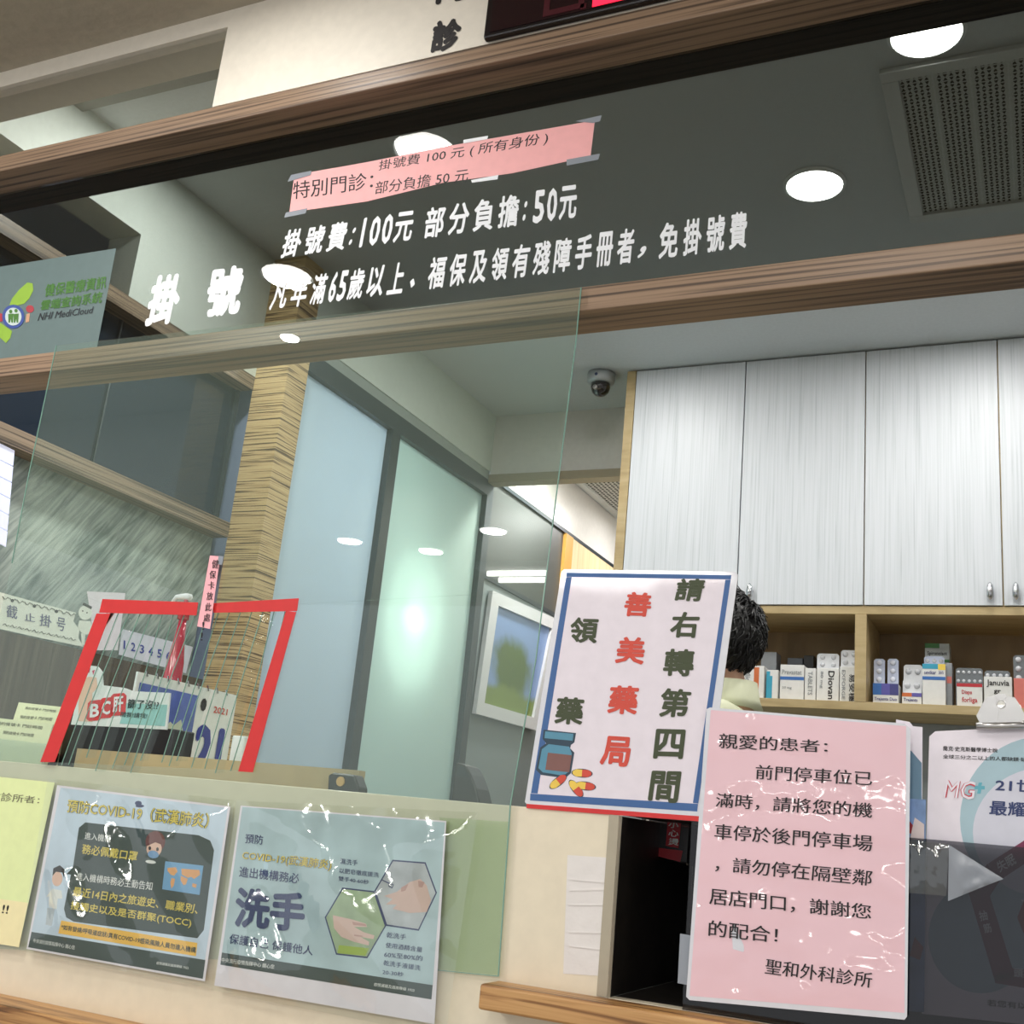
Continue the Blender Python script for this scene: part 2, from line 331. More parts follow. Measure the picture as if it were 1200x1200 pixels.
# back wall and corridor beyond
struct('wall_back', MB().box(XB, -1.4, YBK, YBK+.05, 1.384, HC).box(-1.4, 1.7, YBK, YBK+.05, FL, HC), wallw)
struct('trim_10', MB().box(XB, -1.4, YBK-.012, YBK+.05, 1.35, 1.3838), mat('door header strip', (150, 140, 118), .5))
struct('wall_right', MB().box(1.6, 1.7, 1.3, YBK, FL, HC), wallw)
struct('wall_corridor_bulkhead', MB().box(XB-.05, XB, 3.93, 6.9, 1.392, HC), mat('satin white metal', (224, 222, 218), .3, .1))
struct('trim_11', MB().box(XB-.04, XB+.002, 3.93, 6.9, 1.375, 1.3919), frame)
struct('wall_corridor_dark', MB().box(XB-.05, XB-.01, 3.93, 4.71, .985, 1.3748), mat('dark glossy panel', (70, 74, 73), .38))
struct('trim_12', MB().box(XB-.05, XB-.002, 3.93, 4.71, .968, .985), frame)
struct('wall_corridor_left', MB().box(XB-.05, XB-.01, 3.93, 4.71, FL, .968), mat('corridor grey wall', (128, 138, 140), .5))
struct('trim_13', MB().box(XB-.05, XB+.006, 4.7101, 4.80, FL, 1.3748), mat('yellow wood door frame', (206, 158, 78), .45))
struct('wall_plywood', MB().box(XB-.05, XB, 4.8001, 6.9, FL, 1.3748), WT)
struct('wall_corridor_right', MB().box(-1.4, -1.35, YBK+.0501, 6.9, FL, HC).box(-2.2, -1.35, 6.9, 6.95, FL, HC), wallw)

def vent_grille(x0, x1, y0, y1, z, label, nx, ny, every=6):
    t = thing('ceiling_vent', ((x0+x1)/2, (y0+y1)/2, z), label, 'vent')
    f = .035
    MB().box(x0-f, x1+f, y0-f, y0, z-.012, z).box(x0-f, x1+f, y1, y1+f, z-.012, z).box(x0-f, x0, y0, y1, z-.012, z).box(x1, x1+f, y0, y1, z-.012, z).build('frame', mat('vent frame', (196, 198, 196), .5), t, bevel=.002)
    MB().box(x0, x1, y0, y1, z-.004, z).build('backing', mat('vent face', (186, 188, 184), .6), t)
    dx, dy = (x1-x0)/nx, (y1-y0)/ny; mb = MB(); rb = MB()
    for i in range(nx):
        for j in range(ny):
            cx = x0+(i+.5)*dx; c = y0+(j+.5)*dy; s = 1 if (i+j) % 2 else -1
            if i % every == every-1: continue
            mb.face([(cx-.36*dx, c+.34*dy*s, z-.0046), (cx+.36*dx, c+.34*dy*s, z-.0046), (cx+.1*dx, c-.36*dy*s, z-.0046), (cx-.1*dx, c-.36*dy*s, z-.0046)])
    for i in range(every-1, nx, every): rb.box(x0+(i+.35)*dx, x0+(i+.65)*dx, y0, y1, z-.0055, z-.0042)
    o = mb.build('perforation', mat('vent hole', (26, 26, 26), .9), t); o['kind'] = 'stuff'
    o = rb.build('rib', mat('vent frame', 0), t); o['kind'] = 'stuff'
vent_grille(-.24, .34, 2.17, 2.73, HC-.001, 'square perforated white ceiling vent above the medicine cabinets, seen through the tinted glass', 47, 44)
vent_grille(-1.95, -1.45, 4.2, 5.25, HC-.001, 'perforated beige ceiling vent in the corridor beyond the doorway', 23, 42, 40)
def downlight(x, y, z, label, r=.068):
    t = thing('downlight', (x, y, z), label, 'ceiling light')
    MB().lathe((x, y, z), [(r*1.14, 0), (r*1.14, -.004), (r*1.02, -.009), (r, -.003), (r, 0)], 40).build('trim_ring', trim, t, smooth=False)
    MB().lathe((x, y, z-.001), [(r*.99, 0), (r*.97, -.004), (r*.5, -.006), (.002, -.0065)], 40).build('diffuser', lightm, t, smooth=True)
OL = ['round white downlight above the end of the white lettering, beside the square vent', 'round white downlight half hidden by the upper walnut beam at top right',
      'round ceiling downlight before the leftmost white cupboard door', 'round ceiling downlight before the right cupboard doors', 'round ceiling downlight at the far right of the office', 'added downlight hidden by the upper walnut beam, brightening the left wall']
for (x, y), l in zip(OFFICE_LIGHTS, OL): downlight(x, y, HC, l)
WL_ = ['waiting room downlight mirrored at the top of the pink strip', 'waiting room downlight mirrored over the first white letters', 'waiting room downlight over the photographer', 'waiting room downlight at the far right', 'waiting room downlight behind right', 'waiting room downlight mirrored in the acrylic over the blue frosted pane', 'waiting room downlight mirrored in the acrylic over the dark corridor panel', 'waiting room downlight mirrored in the acrylic over the green frosted pane', 'waiting room downlight mirrored as a glint on the lower beam']
for (x, y), l in zip(WAIT_LIGHTS, WL_): downlight(x, y, HW, l, .026 if 'glint' in l else .062)
downlight(-1.72, 4.3, HC, 'bright round downlight just inside the corridor beyond the doorway', .08)
# ------------------------------------------------------------------ counter
CT = .030
struct('counter_front_panel', MB().box(-3, -.4195, 1.2, 1.210, -.30, CT), cream, bevel=.001)
struct('counter_lower_panel', MB().box(-3, 2, 1.203, 1.222, FL, -.3001), cream)
struct('counter_top', MB().box(-3, -.4325, 1.2225, 1.9, CT-.03, CT-.001), mat('counter top laminate', (206, 192, 160), .4))
struct('trim_14', MB().box(-.431, -.4195, 1.1985, 1.1998, -.154, CT), mat('panel edge strip', (170, 160, 140), .4))
struct('trim_15', MB().box(at(90, 880, 1.27).x, at(421, 905, 1.27).x, 1.27, 1.285, CT-.001, CT+.029), mat('riser board', (176, 160, 122), .45))
struct('ledge_right', MB().box(-.546, 2, 1.155, 1.1997, -.180, -.1545), WL, bevel=.003)
struct('ledge_left', MB().box(-3, -.75, 1.14, 1.1997, -.298, -.268), WL, bevel=.003)
struct('counter_infill', MB().box(-.4194, 2, 1.203, 1.222, -.30, -.1545), cream)
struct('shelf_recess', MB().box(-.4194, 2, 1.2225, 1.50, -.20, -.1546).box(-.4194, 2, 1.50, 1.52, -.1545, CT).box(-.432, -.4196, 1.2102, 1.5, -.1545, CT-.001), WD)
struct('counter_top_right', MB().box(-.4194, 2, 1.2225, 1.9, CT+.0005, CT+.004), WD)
sm = MB().box(at(808, 1000, 1.2).x, 2, 1.2015, 1.2045, -.1542, CT+.003)
tag(sm.build('brochure_window', smoke), 'smoked see-through acrylic front of the counter right of the cream panel', 'panel')
# masking patch on panel
t = thing('paper_patch', at(693, 1145, 1.2), 'wrinkled white masking patch stuck on the cream panel beside the smoked window', 'patch')
sheet([(665, 1002), (713, 1005), (708, 1144), (660, 1141)], PY(1.1996), mat('white masking tape', (226, 220, 216), .7, bump=.4, bscale=40), t, thick=.0008)
for a, b in ((1030, 1034), (1043, 1042), (1060, 1060), (1092, 1093), (1108, 1113)):
    sheet([(666, a), (711, b), (711, b+1.2), (666, a+1.2)], PY(1.1989), mat('white masking tape', 0), t, thick=.0006, name='crease')
# ------------------------------------------------------------------ acrylic screen with card slot
t = thing('acrylic_screen', at(330, 950, 1.19), 'large clear greenish acrylic sheet hung from the lower beam, with a red taped slot', 'screen')
AY = 1.1955; A = PY(AY)
big = [(66, 405), (681, 337), (675, 400), (647, 620), (628, 773), (598, 944), (584, 1144), (515, 1137), (0, 1112), (-150, 1100), (-150, 900), (0, 720), (33, 560)]
hole = [(121, 708), (346, 708), (288, 903), (52, 893)]
def p3(l): return [A(*p) for p in l]
th = V((0, .0018, 0))
mb = MB()
mb.prism(p3([(66, 405), (681, 337), (675, 400), (647, 620), (638, 692), (346, 708), (121, 708), (14, 660), (33, 560)]), th)
mb.prism(p3([(346, 708), (638, 692), (628, 773), (598, 944), (288, 903)]), th)
mb.prism(p3([(14, 660), (121, 708), (52, 893), (-150, 880), (-150, 800), (0, 720)]), th)
mb.prism(p3([(52, 893), (288, 903), (598, 944), (584, 1144), (515, 1137), (0, 1112), (-150, 1100), (-150, 880)]), th)
mb.build('sheet', acryl, t)
MB().tube(p3([(66, 405), (33, 560), (14, 660)]), .0009, 4).build('edge', acedge, t)
MB().tube(p3([(681, 337), (675, 400), (647, 620), (628, 773), (598, 944), (584, 1144)]), .0009, 4).build('edge', acedge, t)
MB().tube(p3([(584, 1144), (515, 1137), (400, 1131)]), .0006, 4).build('edge', acedge, t)
B_ = PY(1.1935)
for q in ([(120, 702), (232, 706), (230, 721), (116, 718)], [(249, 707), (350, 701), (348, 716), (250, 718)], [(113, 719), (129, 719), (64, 893), (47, 893)], [(335, 716), (347, 717), (296, 905), (279, 904)]):
    sheet(q, B_, red, t, name='red_tape', thick=.0006)
n = 17
for i in range(n):
    x0 = 124+i*13; x1 = x0+14.5; y0 = 716; k = i/(n-1)
    bx = 58+i*13.6+random.uniform(-5, 5); yb = 885+8*k+random.uniform(0, 20)
    if i % 2: bx += 3
    top0, top1, b0, b1 = A(x0, y0), A(x1, y0), A(bx, yb), A(bx+11, yb)
    sw = random.uniform(-.012, .012); mb = MB(); m_ = 6; l = []
    for j in range(m_+1):
        v = j/m_; off = V((0, sw*math.sin(v*2.4)*.6+.004, 0)); l.append((top0.lerp(b0, v)+off, top1.lerp(b1, v)+off+V((0, .003*math.sin(v*3+i), 0))))
    for j in range(m_): mb.face([l[j][0], l[j][1], l[j+1][1], l[j+1][0]])
    s_ = mb.build('strip', pvc2, t, smooth=True)
    MB().tube([a for a, b in l], .0007, 4).build('strip_edge', acedge, s_)
MB().prism([PY(1.1953)(*p) for p in [(515, 958), (597, 963), (584.5, 1143), (515, 1136)]], (0, .0001, 0)).build('green_film', glass('pale green film', (.92, .96, .89), haze=.05, hazecol=(180, 200, 160)), t)
# pink note on the slot
t = thing('slot_note', at(240, 737, 1.19), 'narrow pink handwritten note hanging in the gap of the red taped frame', 'note')
sheet([(246, 651), (258, 652), (246, 737), (231, 734)], PY(1.190), mat('pink note paper', (250, 178, 186), .6), t)
text('健', [(249, 656), (257, 656), (256, 666), (248, 666)], PY(1.1895), blackink, t, bold=.01)
for i, c in enumerate('保卡放此處!!'):
    k = (i+1); x = 251-1.7*k; y = 656+k*12.6-(0 if i < 5 else 3)
    text(c, [(x-3.5, y), (x+4 if c != '!' else x-1, y), (x+3.5 if c != '!' else x-1.5, y+9.5), (x-4, y+9.5)], PY(1.1895), blackink, t, bold=.01)
sheet([(256, 651), (262, 652), (260, 662), (255, 661)], PY(1.1895), tape, t, name='tape_tab')
# ------------------------------------------------------------------ lettering on the tinted glass
G = PY(GY-.0006)
def vinyl(name, label, items, bold):
    q0 = items[0][1][3]; t = thing(name, G(*q0), label, 'lettering', 'white vinyl lettering on the tinted glass')
    for s, q, *k in items: text(s, q, G, white, t, lift=.0004, bold=bold, spacing=k[0] if k else 1, name='character')
vinyl('window_lettering', 'two large bold white characters on the tinted glass at left', [('掛', [(181, 323), (217, 320), (205, 379), (168, 383)]), ('號', [(248, 314), (288, 310), (280, 369), (238, 373)])], .045)
def line(chars, L0, R0, ht0, ht1, gaps, nar=.8):
    """characters spaced evenly along a baseline from L0 to R0; each gets its own quad"""
    out = []; tot = sum(gaps); a = 0
    for c, g in zip(chars, gaps):
        c0 = a/tot; c1 = (a+g*nar)/tot; a += g
        if c == ' ': continue
        xl = L0[0]+(R0[0]-L0[0])*c0; xr = L0[0]+(R0[0]-L0[0])*c1; yl = L0[1]+(R0[1]-L0[1])*c0; yr = L0[1]+(R0[1]-L0[1])*c1
        hl = ht0+(ht1-ht0)*c0; lean = 6*(1-c0)+2
        if c in ':': yl -= hl*.12; yr -= hl*.12; hl *= .6; xr = xl+3.5
        if c == '1': xl += (xr-xl)*.3; xr = xl+(xr-xl)*.5
        if c in '、，': 
            out.append((c, [(xl+lean, yl-hl*.42), (xl+(xr-xl)*.45+lean, yr-hl*.42), (xl+(xr-xl)*.45, yr-hl*.1), (xl, yl-hl*.1)])); continue
        out.append((c, [(xl+lean, yl-hl), (xr+lean, yr-hl), (xr, yr), (xl, yl)]))
    return out
sA = '掛號費:100元 部分負擔:50元'
gA = [1, 1, 1, .35, .5, .55, .55, 1, .35, 1.05, 1.1, 1.1, 1.1, .45, .6, .55, .95]
vinyl('window_lettering', 'upper of the two long white lines on the tinted glass, ending in 50', line(sA, (328, 303), (680, 255), 33, 40, gA), .027)
sB = '凡年滿65歲以上、福保及領有殘障手冊者，免掛號費'
gB = [.95, .95, .85, .42, .5, .9, 1, .95, .95] + [1.]*10 + [1., 1.15, 1.1, 1.1, 1.05]
vinyl('window_lettering', 'lower and longest white line on the tinted glass just above the lower beam', line(sB, (315, 364), (880, 290), 35, 44, gB[:len(sB)], .78), .027)
# pink strip taped on the glass
t = thing('fee_notice_strip', at(500, 230, GY), 'long salmon pink paper strip taped on the tinted glass above the white lettering', 'notice')
S = PY(GY-.0012)
sheet([(345, 205), (430, 190), (520, 172), (600, 158), (697, 141), (692, 183), (600, 203), (520, 214), (430, 236), (339, 249)], S, pinks, t)
k4 = lambda a: a
text('特別門診：', [(344, 213), (438, 201), (437, 221), (343, 234)], S, blackink, t, bold=.005)
text('掛號費 100 元 ( 所有身份 )', [(445, 188), (644, 154), (641, 170), (443, 202)], S, blackink, t, bold=.003)
text('部分負擔 50 元', [(441, 213), (550, 197), (548, 212), (439, 228)], S, blackink, t, bold=.003)
for q in ([(341, 205), (365, 200), (364, 205), (337, 213)], [(335, 249), (360, 244), (358, 250), (333, 255)], [(674, 142), (705, 135), (703, 142), (695, 144)], [(664, 187), (703, 180), (701, 187), (664, 194)]):
    sheet(q, PY(GY-.002), tape, t, name='tape_piece')
for q in ([(543, 164), (572, 159), (571, 163), (543, 168)], [(552, 211), (584, 205), (583, 210), (553, 214)]):
    sheet(q, PY(GY-.002), white, t, name='white_tape')
# placard behind the glass, far left
t = thing('cloud_placard', at(60, 410, GY), 'grey green placard with an island logo stuck on the tinted glass at far left', 'placard')
Cq = PY(GY-.001); Cf = PY(GY-.0016)
sheet([(-60, 322), (136, 291), (113, 410), (-80, 428)], Cq, mat('grey green film', (104, 122, 122), .35, coat=.4), t)
ig = mat('logo green', (142, 178, 62), .5); tg = mat('dull green print', (70, 118, 48), .6); lb = mat('logo blue', (62, 82, 150), .5); dk = mat('dark print', (34, 38, 44), .6)
text('健保醫療資訊', [(54, 333), (126, 323), (124, 338), (52, 348)], Cf, tg, t, bold=.02)
text('雲端查詢系統', [(49, 352), (121, 341), (119, 355), (47, 364)], Cf, tg, t, bold=.02)
text('NHI MediCloud', [(47, 367), (110, 359), (108, 367), (44, 376)], Cf, dk, t, bold=.01)
sheet([(32, 331), (38, 332), (39, 340), (34, 350), (28, 356), (10, 360), (14, 350), (22, 340)], Cf, ig, t, name='island_logo')
sheet([(0, 378), (14, 388), (12, 396), (7, 402), (-4, 392), (-8, 380)], Cf, ig, t, name='island_logo')
sheet(ell(15.5, 371, 13, 14), PY(GY-.0020), lb, t, name='logo_ring'); sheet(ell(15.5, 371, 9.6, 10.5), PY(GY-.0025), mat('logo pale', (196, 208, 206), .5), t, name='logo_disc')
for cx, hh in ((12.5, 6), (18.7, 7)):
    sheet(ell(cx, 371-hh, 1.9, 2.2, 10), PY(GY-.003), tg, t, name='logo_figure')
    sheet([(cx-3, 368), (cx+3, 367.4), (cx+2.4, 378), (cx+.8, 378), (cx, 373), (cx-1, 378), (cx-2.6, 378)], PY(GY-.003), tg, t, name='logo_figure')
sheet(ell(35, 362, 4.6, 4.4), Cf, mat('logo red', (170, 60, 70), .5), t, name='logo_balloon'); sheet(ell(0, 372, 4.4, 5), Cf, mat('logo red', 0), t, name='logo_balloon')
sheet([(31, 368), (35, 367), (34, 377), (30, 378)], Cf, mat('logo skin', (196, 150, 120), .5), t, name='logo_figure')
# ------------------------------------------------------------------ sign board lettering and LED display above
t = thing('clinic_sign_lettering', at(530, 62, 1.2), 'thick black characters on the cream board beside the red LED display', 'lettering')
Q = PY(1.1995)
text('診', [(509, 25), (543, 20), (537, 58), (503, 63)], Q, blackink, t, bold=.05)
text('門', [(516, -38), (549, -43), (545, 0), (510, 6)], Q, blackink, t, bold=.05)
p0 = at(558, 50, 1.2)
t = thing('led_display', p0, 'black LED queue display with glowing red digits standing on the upper beam', 'display')
x0 = at(560, 30, 1.17).x
MB().box(x0, x0+.62, 1.188, 1.1995, 1.0905, 1.27).build('housing', mat('led housing', (20, 14, 16), .25), t, bevel=.003)
MB().box(x0+.01, x0+.61, 1.1870, 1.1880, 1.098, 1.262).build('display_face', mat('led face', (30, 8, 14), .2), t)
ledr = mat('led red', (255, 30, 60), emit=1.8); ledd = mat('led dim', (70, 14, 26), .4); D = PY(1.1865)
def seg(x, z, wd, hg, mask):
    s = .009
    R = {'a': (x, x+wd, z+hg-s, z+hg), 'd': (x, x+wd, z, z+s), 'g': (x, x+wd, z+hg/2-s/2, z+hg/2+s/2), 'f': (x, x+s, z+hg/2+s, z+hg-s), 'e': (x, x+s, z+s, z+hg/2-s), 'b': (x+wd-s, x+wd, z+hg/2+s, z+hg-s), 'c': (x+wd-s, x+wd, z+s, z+hg/2-s)}
    for k, (a, b, c, d) in R.items(): MB().box(a, b, 1.1862, 1.1870, c, d).build('segment', ledr if k in mask else ledd, t)
a = D(636, 20); seg(a.x, a.z, .062, .13, ''); a = D(694, 8); seg(a.x, a.z, .056, .13, 'abged'); MB().box(a.x-.018, a.x-.009, 1.1862, 1.1870, a.z, a.z+.009).build('segment', ledd, t)
# ------------------------------------------------------------------ cabinets
CY = 3.544; doors_x = [at(746, 433, CY).x, at(875.5, 422, CY).x, at(1013.5, 410, CY).x, at(1167.5, 398, CY).x]
pw = doors_x[2]-doors_x[1]; doors_x = [doors_x[0]+i*.3975 for i in range(7)]
zb_, zt_ = .778, HC-.003
for u in range(3):
    xa, xb = doors_x[2*u], doors_x[2*u+2]
    t = thing('wall_cabinet', ((xa+xb)/2, CY, zb_), ['white woodgrain wall cupboard at left beside the security camera, two doors', 'white woodgrain wall cupboard right of centre, doors with facing chrome pulls', 'white woodgrain wall cupboard at the far right edge'][u], 'cabinet', 'white wall cupboards')
    MB().box(xa, xb, CY+.018, 3.875, zb_, zt_).build('body', WO, t)
    if u == 0: MB().box(xa-.034, xa-.001, CY+.002, 3.875, zb_-.33, zt_).build('side_panel', WO, t)
    for k in range(2):
        a, b = (xa, (xa+xb)/2) if k == 0 else ((xa+xb)/2, xb)
        d = MB().box(a+.002, b-.002, CY, CY+.018, zb_+.002, zt_-.003).build('door', WW, t, bevel=.001)
        hx = {0: (b-.05, a+.045)}.get(u, (b-.035, a+.035))[k]
        if u == 0 and k == 0: hx = b-.045
        MB().lathe((hx, CY-.003, zb_+.045), [(.006, -.02), (.009, 0), (.009, .01)], 14, 'Y').build('handle', chrome, d, smooth=True)
        MB().lathe((hx, CY-.016, zb_+.042), [(.002, -.026), (.010, -.016), (.0105, 0), (.008, .018), (.002, .026)], 14).build('handle', chrome, d, smooth=True)
# open shelf unit
SB = .482
t = thing('open_shelf', ((doors_x[0]+doors_x[3])/2, CY, .455), 'oak edged open shelf under the white cupboards, full of medicine boxes', 'shelf')
MB().box(doors_x[0], 1.5, CY+.005, 3.875, SB-.026, SB).build('bottom_board', WO, t, bevel=.001)
MB().box(doors_x[0], 1.5, CY+.005, 3.875, zb_-.026, zb_-.0005).build('top_board', WO, t, bevel=.001)
MB().box(doors_x[0], 1.5, 3.865, 3.875, SB, zb_-.026).build('back_board', WP, t)
for xs in (-.517, .28): MB().box(xs, xs+.034, CY+.004, 3.864, SB+.0005, zb_-.0265).build('divider', WO, t)
struct('wall_back_splash', MB().box(doors_x[0]-.03, 1.6, 3.80, 3.879, FL, .455), mat('grey splash panel', (150, 156, 158), .3))
tag(MB().box(doors_x[0], 1.5, 3.3, 3.799, -.28, -.24).build('back_worktop', wallw), 'pale worktop along the back wall under the shelves', 'worktop')
# ------------------------------------------------------------------ dome camera
cp = at(705, 438, 3.552); cp = V((cp.x, 3.552, HC))
t = thing('security_camera', cp, 'small silver dome security camera on the ceiling left of the white cupboards', 'camera')
MB().lathe(cp, [(.050, 0), (.052, -.012), (.050, -.034), (.044, -.040), (.036, -.042)], 32).build('housing', mat('silver plastic', (176, 180, 182), .35, .5), t, smooth=True)
MB().lathe(cp, [(.036, -.040), (.036, -.056), (.030, -.074), (.018, -.085), (.004, -.090)], 32).build('dome', mat('smoked dome', (24, 20, 20), .08, coat=1), t, smooth=True)
MB().lathe(cp+V((-.006, -.030, -.066)), [(.009, 0), (.009, -.01), (.004, -.012)], 14, 'Y').build('lens', steel, t, smooth=True)
MB().lathe(cp+V((.0, -.0515, -.022)), [(.006, -.001), (.006, .0)], 14, 'Y').build('badge', mat('badge blue', (60, 74, 110), .4), t)
# ------------------------------------------------------------------ picture in the corridor
W_ = PX(XB-.004)
t = thing('framed_picture', W_(590, 850), 'white framed landscape painting on the grey wall beyond the doorway', 'picture')
fq = [(573, 692), (652, 727), (625, 856), (553, 836)]
wpts = [W_(*p) for p in fq]
def boxq(pts, d0, d1): 
    n_ = V((1, 0, 0)); return MB().prism([p+n_*d0 for p in pts], n_*(d1-d0))
ins = subq(wpts, .1, .1, .9, .9)
for a, b in ((0, 1), (1, 2), (2, 3), (3, 0)):
    boxq([wpts[a], wpts[b], ins[b], ins[a]], 0, .018).build('frame_rail', mat('picture frame white', (206, 208, 212), .4), t)
def paint():
    m = bpy.data.materials.new('landscape painting'); m.use_nodes = True; N = m.node_tree; L = N.links.new; b = N.nodes['Principled BSDF']
    tc = N.nodes.new('ShaderNodeTexCoord'); n = N.nodes.new('ShaderNodeTexNoise'); n.inputs['Scale'].default_value = 9; n.inputs['Detail'].default_value = 4
    sp = N.nodes.new('ShaderNodeSeparateXYZ'); L(tc.outputs['Generated'], sp.inputs[0]); L(tc.outputs['Object'], n.inputs['Vector'])
    # tree shape: distance from centre (y, z) in generated space
    a = N.nodes.new('ShaderNodeVectorMath'); a.operation = 'DISTANCE'; cx = N.nodes.new('ShaderNodeCombineXYZ'); L(sp.outputs[1], cx.inputs[0]); L(sp.outputs[2], cx.inputs[1]); L(cx.outputs[0], a.inputs[0]); a.inputs[1].default_value = (.42, .42, 0)
    ad = N.nodes.new('ShaderNodeMath'); ad.operation = 'MULTIPLY_ADD'; L(n.outputs[0], ad.inputs[0]); ad.inputs[1].default_value = .35; L(a.outputs['Value'], ad.inputs[2])
    r1 = N.nodes.new('ShaderNodeValToRGB'); e = r1.color_ramp.elements; e[0].position = .38; e[0].color = srgb((74, 96, 40)); e[1].position = .56; e[1].color = srgb((120, 146, 190)); L(ad.outputs[0], r1.inputs[0])
    ad2 = N.nodes.new('ShaderNodeMath'); ad2.operation = 'MULTIPLY_ADD'; L(n.outputs[0], ad2.inputs[0]); ad2.inputs[1].default_value = .2; L(sp.outputs[2], ad2.inputs[2])
    r2_ = N.nodes.new('ShaderNodeValToRGB'); e = r2_.color_ramp.elements; e[0].position = .26; e[0].color = (1, 1, 1, 1); e[1].position = .34; e[1].color = (0, 0, 0, 1); L(ad2.outputs[0], r2_.inputs[0])
    mx = N.nodes.new('ShaderNodeMix'); mx.data_type = 'RGBA'; L(r2_.outputs[0], mx.inputs[0]); L(r1.outputs[0], mx.inputs[6]); mx.inputs[7].default_value = srgb((110, 130, 60)); L(mx.outputs[2], b.inputs['Base Color']); b.inputs['Roughness'].default_value = .3
    return m
boxq(ins, 0, .006).build('canvas', paint(), t)
# ------------------------------------------------------------------ posters on the counter front
def conv(o, s): return lambda l: [(o[0]+x/s, o[1]+y/s) for x, y in l]
PYo = 1.191
lay = lambda k: PY(PYo-.0001*k)
def outlined(s, q, k, fill, edge, par, b=.012):
    text(s, q, lay(k), edge, par, bold=b*2.6, name='lettering_outline'); text(s, q, lay(k+1), fill, par, bold=b)
c5 = conv((0, 900), 4)
pale = mat('pale blue poster paper', (196, 214, 232), .55, bscale=14, var=.14)
dkg = mat('dark green print', (48, 66, 64), .55); yel = mat('yellow print', (222, 204, 96), .5); wht = mat('white print', (226, 230, 228), .5)
orange = mat('amber print', (240, 190, 80), .5); skinp = mat('printed skin', (224, 186, 166), .6); hairp = mat('printed brown hair', (104, 52, 44), .6)
t = thing('notice_poster', at(31, 1112, PYo), 'pale blue poster with dark green panel and world map on the counter front', 'poster')
sheet([(67, 920), (270, 945), (240, 1150), (31, 1112)], lay(0), mat('white poster margin', (228, 224, 234), .55), t)
sheet([(71, 923), (267, 947), (240, 1126), (37, 1092)], lay(1), pale, t, name='printed_background')
sheet(c5([(148, 768), (962, 900), (950, 988), (132, 840)]), lay(2), dkg, t, name='printed_band')
sheet(c5([(400, 255), (930, 315), (985, 340), (1003, 385), (955, 760), (925, 798), (345, 720), (310, 700), (300, 660), (332, 500), (312, 497), (342, 465), (370, 280)]), lay(2), dkg, t, name='printed_panel')
sheet(c5([(287, 715), (925, 820), (918, 882), (273, 775)]), lay(3), orange, t, name='printed_band')
outlined('預防COVID-19（武漢肺炎）', c5([(320, 145), (985, 212), (975, 285), (312, 208)]), 4, yel, dkg, t, .016)
TX = [('進入機構', [(400, 300), (522, 315), (518, 350), (396, 333)], wht), ('務必佩戴口罩', [(388, 355), (650, 392), (640, 437), (383, 402)], yel), ('進入機構時務必主動告知', [(360, 488), (718, 535), (712, 575), (355, 525)], wht),
      ('最近14日內之旅遊史、職業別、', [(348, 555), (935, 640), (925, 685), (340, 600)], yel), ('接觸史以及是否群聚(TOCC)', [(335, 622), (900, 705), (895, 752), (328, 668)], yel),
      ('*如有發燒/呼吸道症狀/具有COVID-19感染風險人員勿進入機構', [(290, 732), (920, 840), (917, 868), (285, 757)], dkg), ('中央流行疫情指揮中心 關心您', [(158, 798), (352, 832), (350, 852), (155, 818)], wht),
      ('疫情通報及諮詢專線 1922', [(735, 906), (885, 930), (884, 944), (733, 920)], wht)]
for s_, q, m_ in TX: text(s_, c5(q), lay(4), m_, t, bold=.014 if m_ is not wht else .008)
# printed girl with a mask, world map, doctor
sheet(c5(ell(728, 345, 46, 50, rot=8)), lay(4), hairp, t, name='printed_hair'); sheet(c5(ell(722, 378, 36, 38, rot=8)), lay(5), skinp, t, name='printed_face')
sheet(c5(ell(718, 405, 26, 18, rot=8)), lay(6), mat('mask blue', (126, 164, 206), .5), t, name='printed_mask'); sheet(c5([(688, 320), (768, 332), (764, 362), (728, 348), (688, 366)]), lay(6), hairp, t, name='printed_hair')
for ex in (702, 738): sheet(c5(ell(ex, 376+(ex-702)*.13, 6, 9)), lay(6), blackink, t, name='printed_eye')
sheet(c5(ell(706, 440, 24, 8, rot=8)), lay(5), wht, t, name='printed_collar')
sheet(c5([(775, 437), (953, 458), (935, 595), (760, 568)]), lay(4), mat('map blue', (112, 164, 206), .5), t, name='printed_map')
ld = mat('map land', (222, 164, 108), .5)
for p in ([(785, 468), (825, 465), (832, 485), (815, 505), (800, 500), (785, 482)], [(805, 515), (820, 520), (815, 550), (803, 565), (798, 535)], [(850, 472), (935, 478), (938, 500), (910, 520), (895, 510), (880, 515), (852, 500)], [(848, 505), (880, 520), (872, 545), (860, 550), (846, 525)], [(902, 540), (922, 545), (918, 562), (900, 556)]):
    sheet(c5(p), lay(5), ld, t, name='printed_land')
sheet(c5(ell(268, 520, 24, 34, rot=6)), lay(3), skinp, t, name='printed_face'); sheet(c5([(246, 505), (250, 470), (280, 456), (302, 475), (300, 515), (292, 490), (262, 486)]), lay(4), blackink, t, name='printed_hair')
sheet(c5([(245, 565), (288, 575), (292, 612), (270, 612), (265, 662), (228, 652), (232, 600), (216, 605)]), lay(3), wht, t, name='printed_coat')
for a in ([(222, 655), (238, 658), (230, 735), (214, 735)], [(240, 658), (256, 660), (242, 740), (228, 738)]): sheet(c5(a), lay(3), mat('printed grey', (186, 196, 204), .5), t, name='printed_leg')
sheet(c5(ell(648, 165, 16, 11, n=14)), lay(4), navy, t, name='printed_bird'); sheet(c5(ell(655, 178, 20, 7, n=14)), lay(4), navy, t, name='printed_bird')
c6 = conv((240, 920), 4)
t = thing('notice_poster', at(251, 1155, PYo), 'grey blue laminated hand washing poster with two hexagon pictures, right of the dark green one', 'poster')
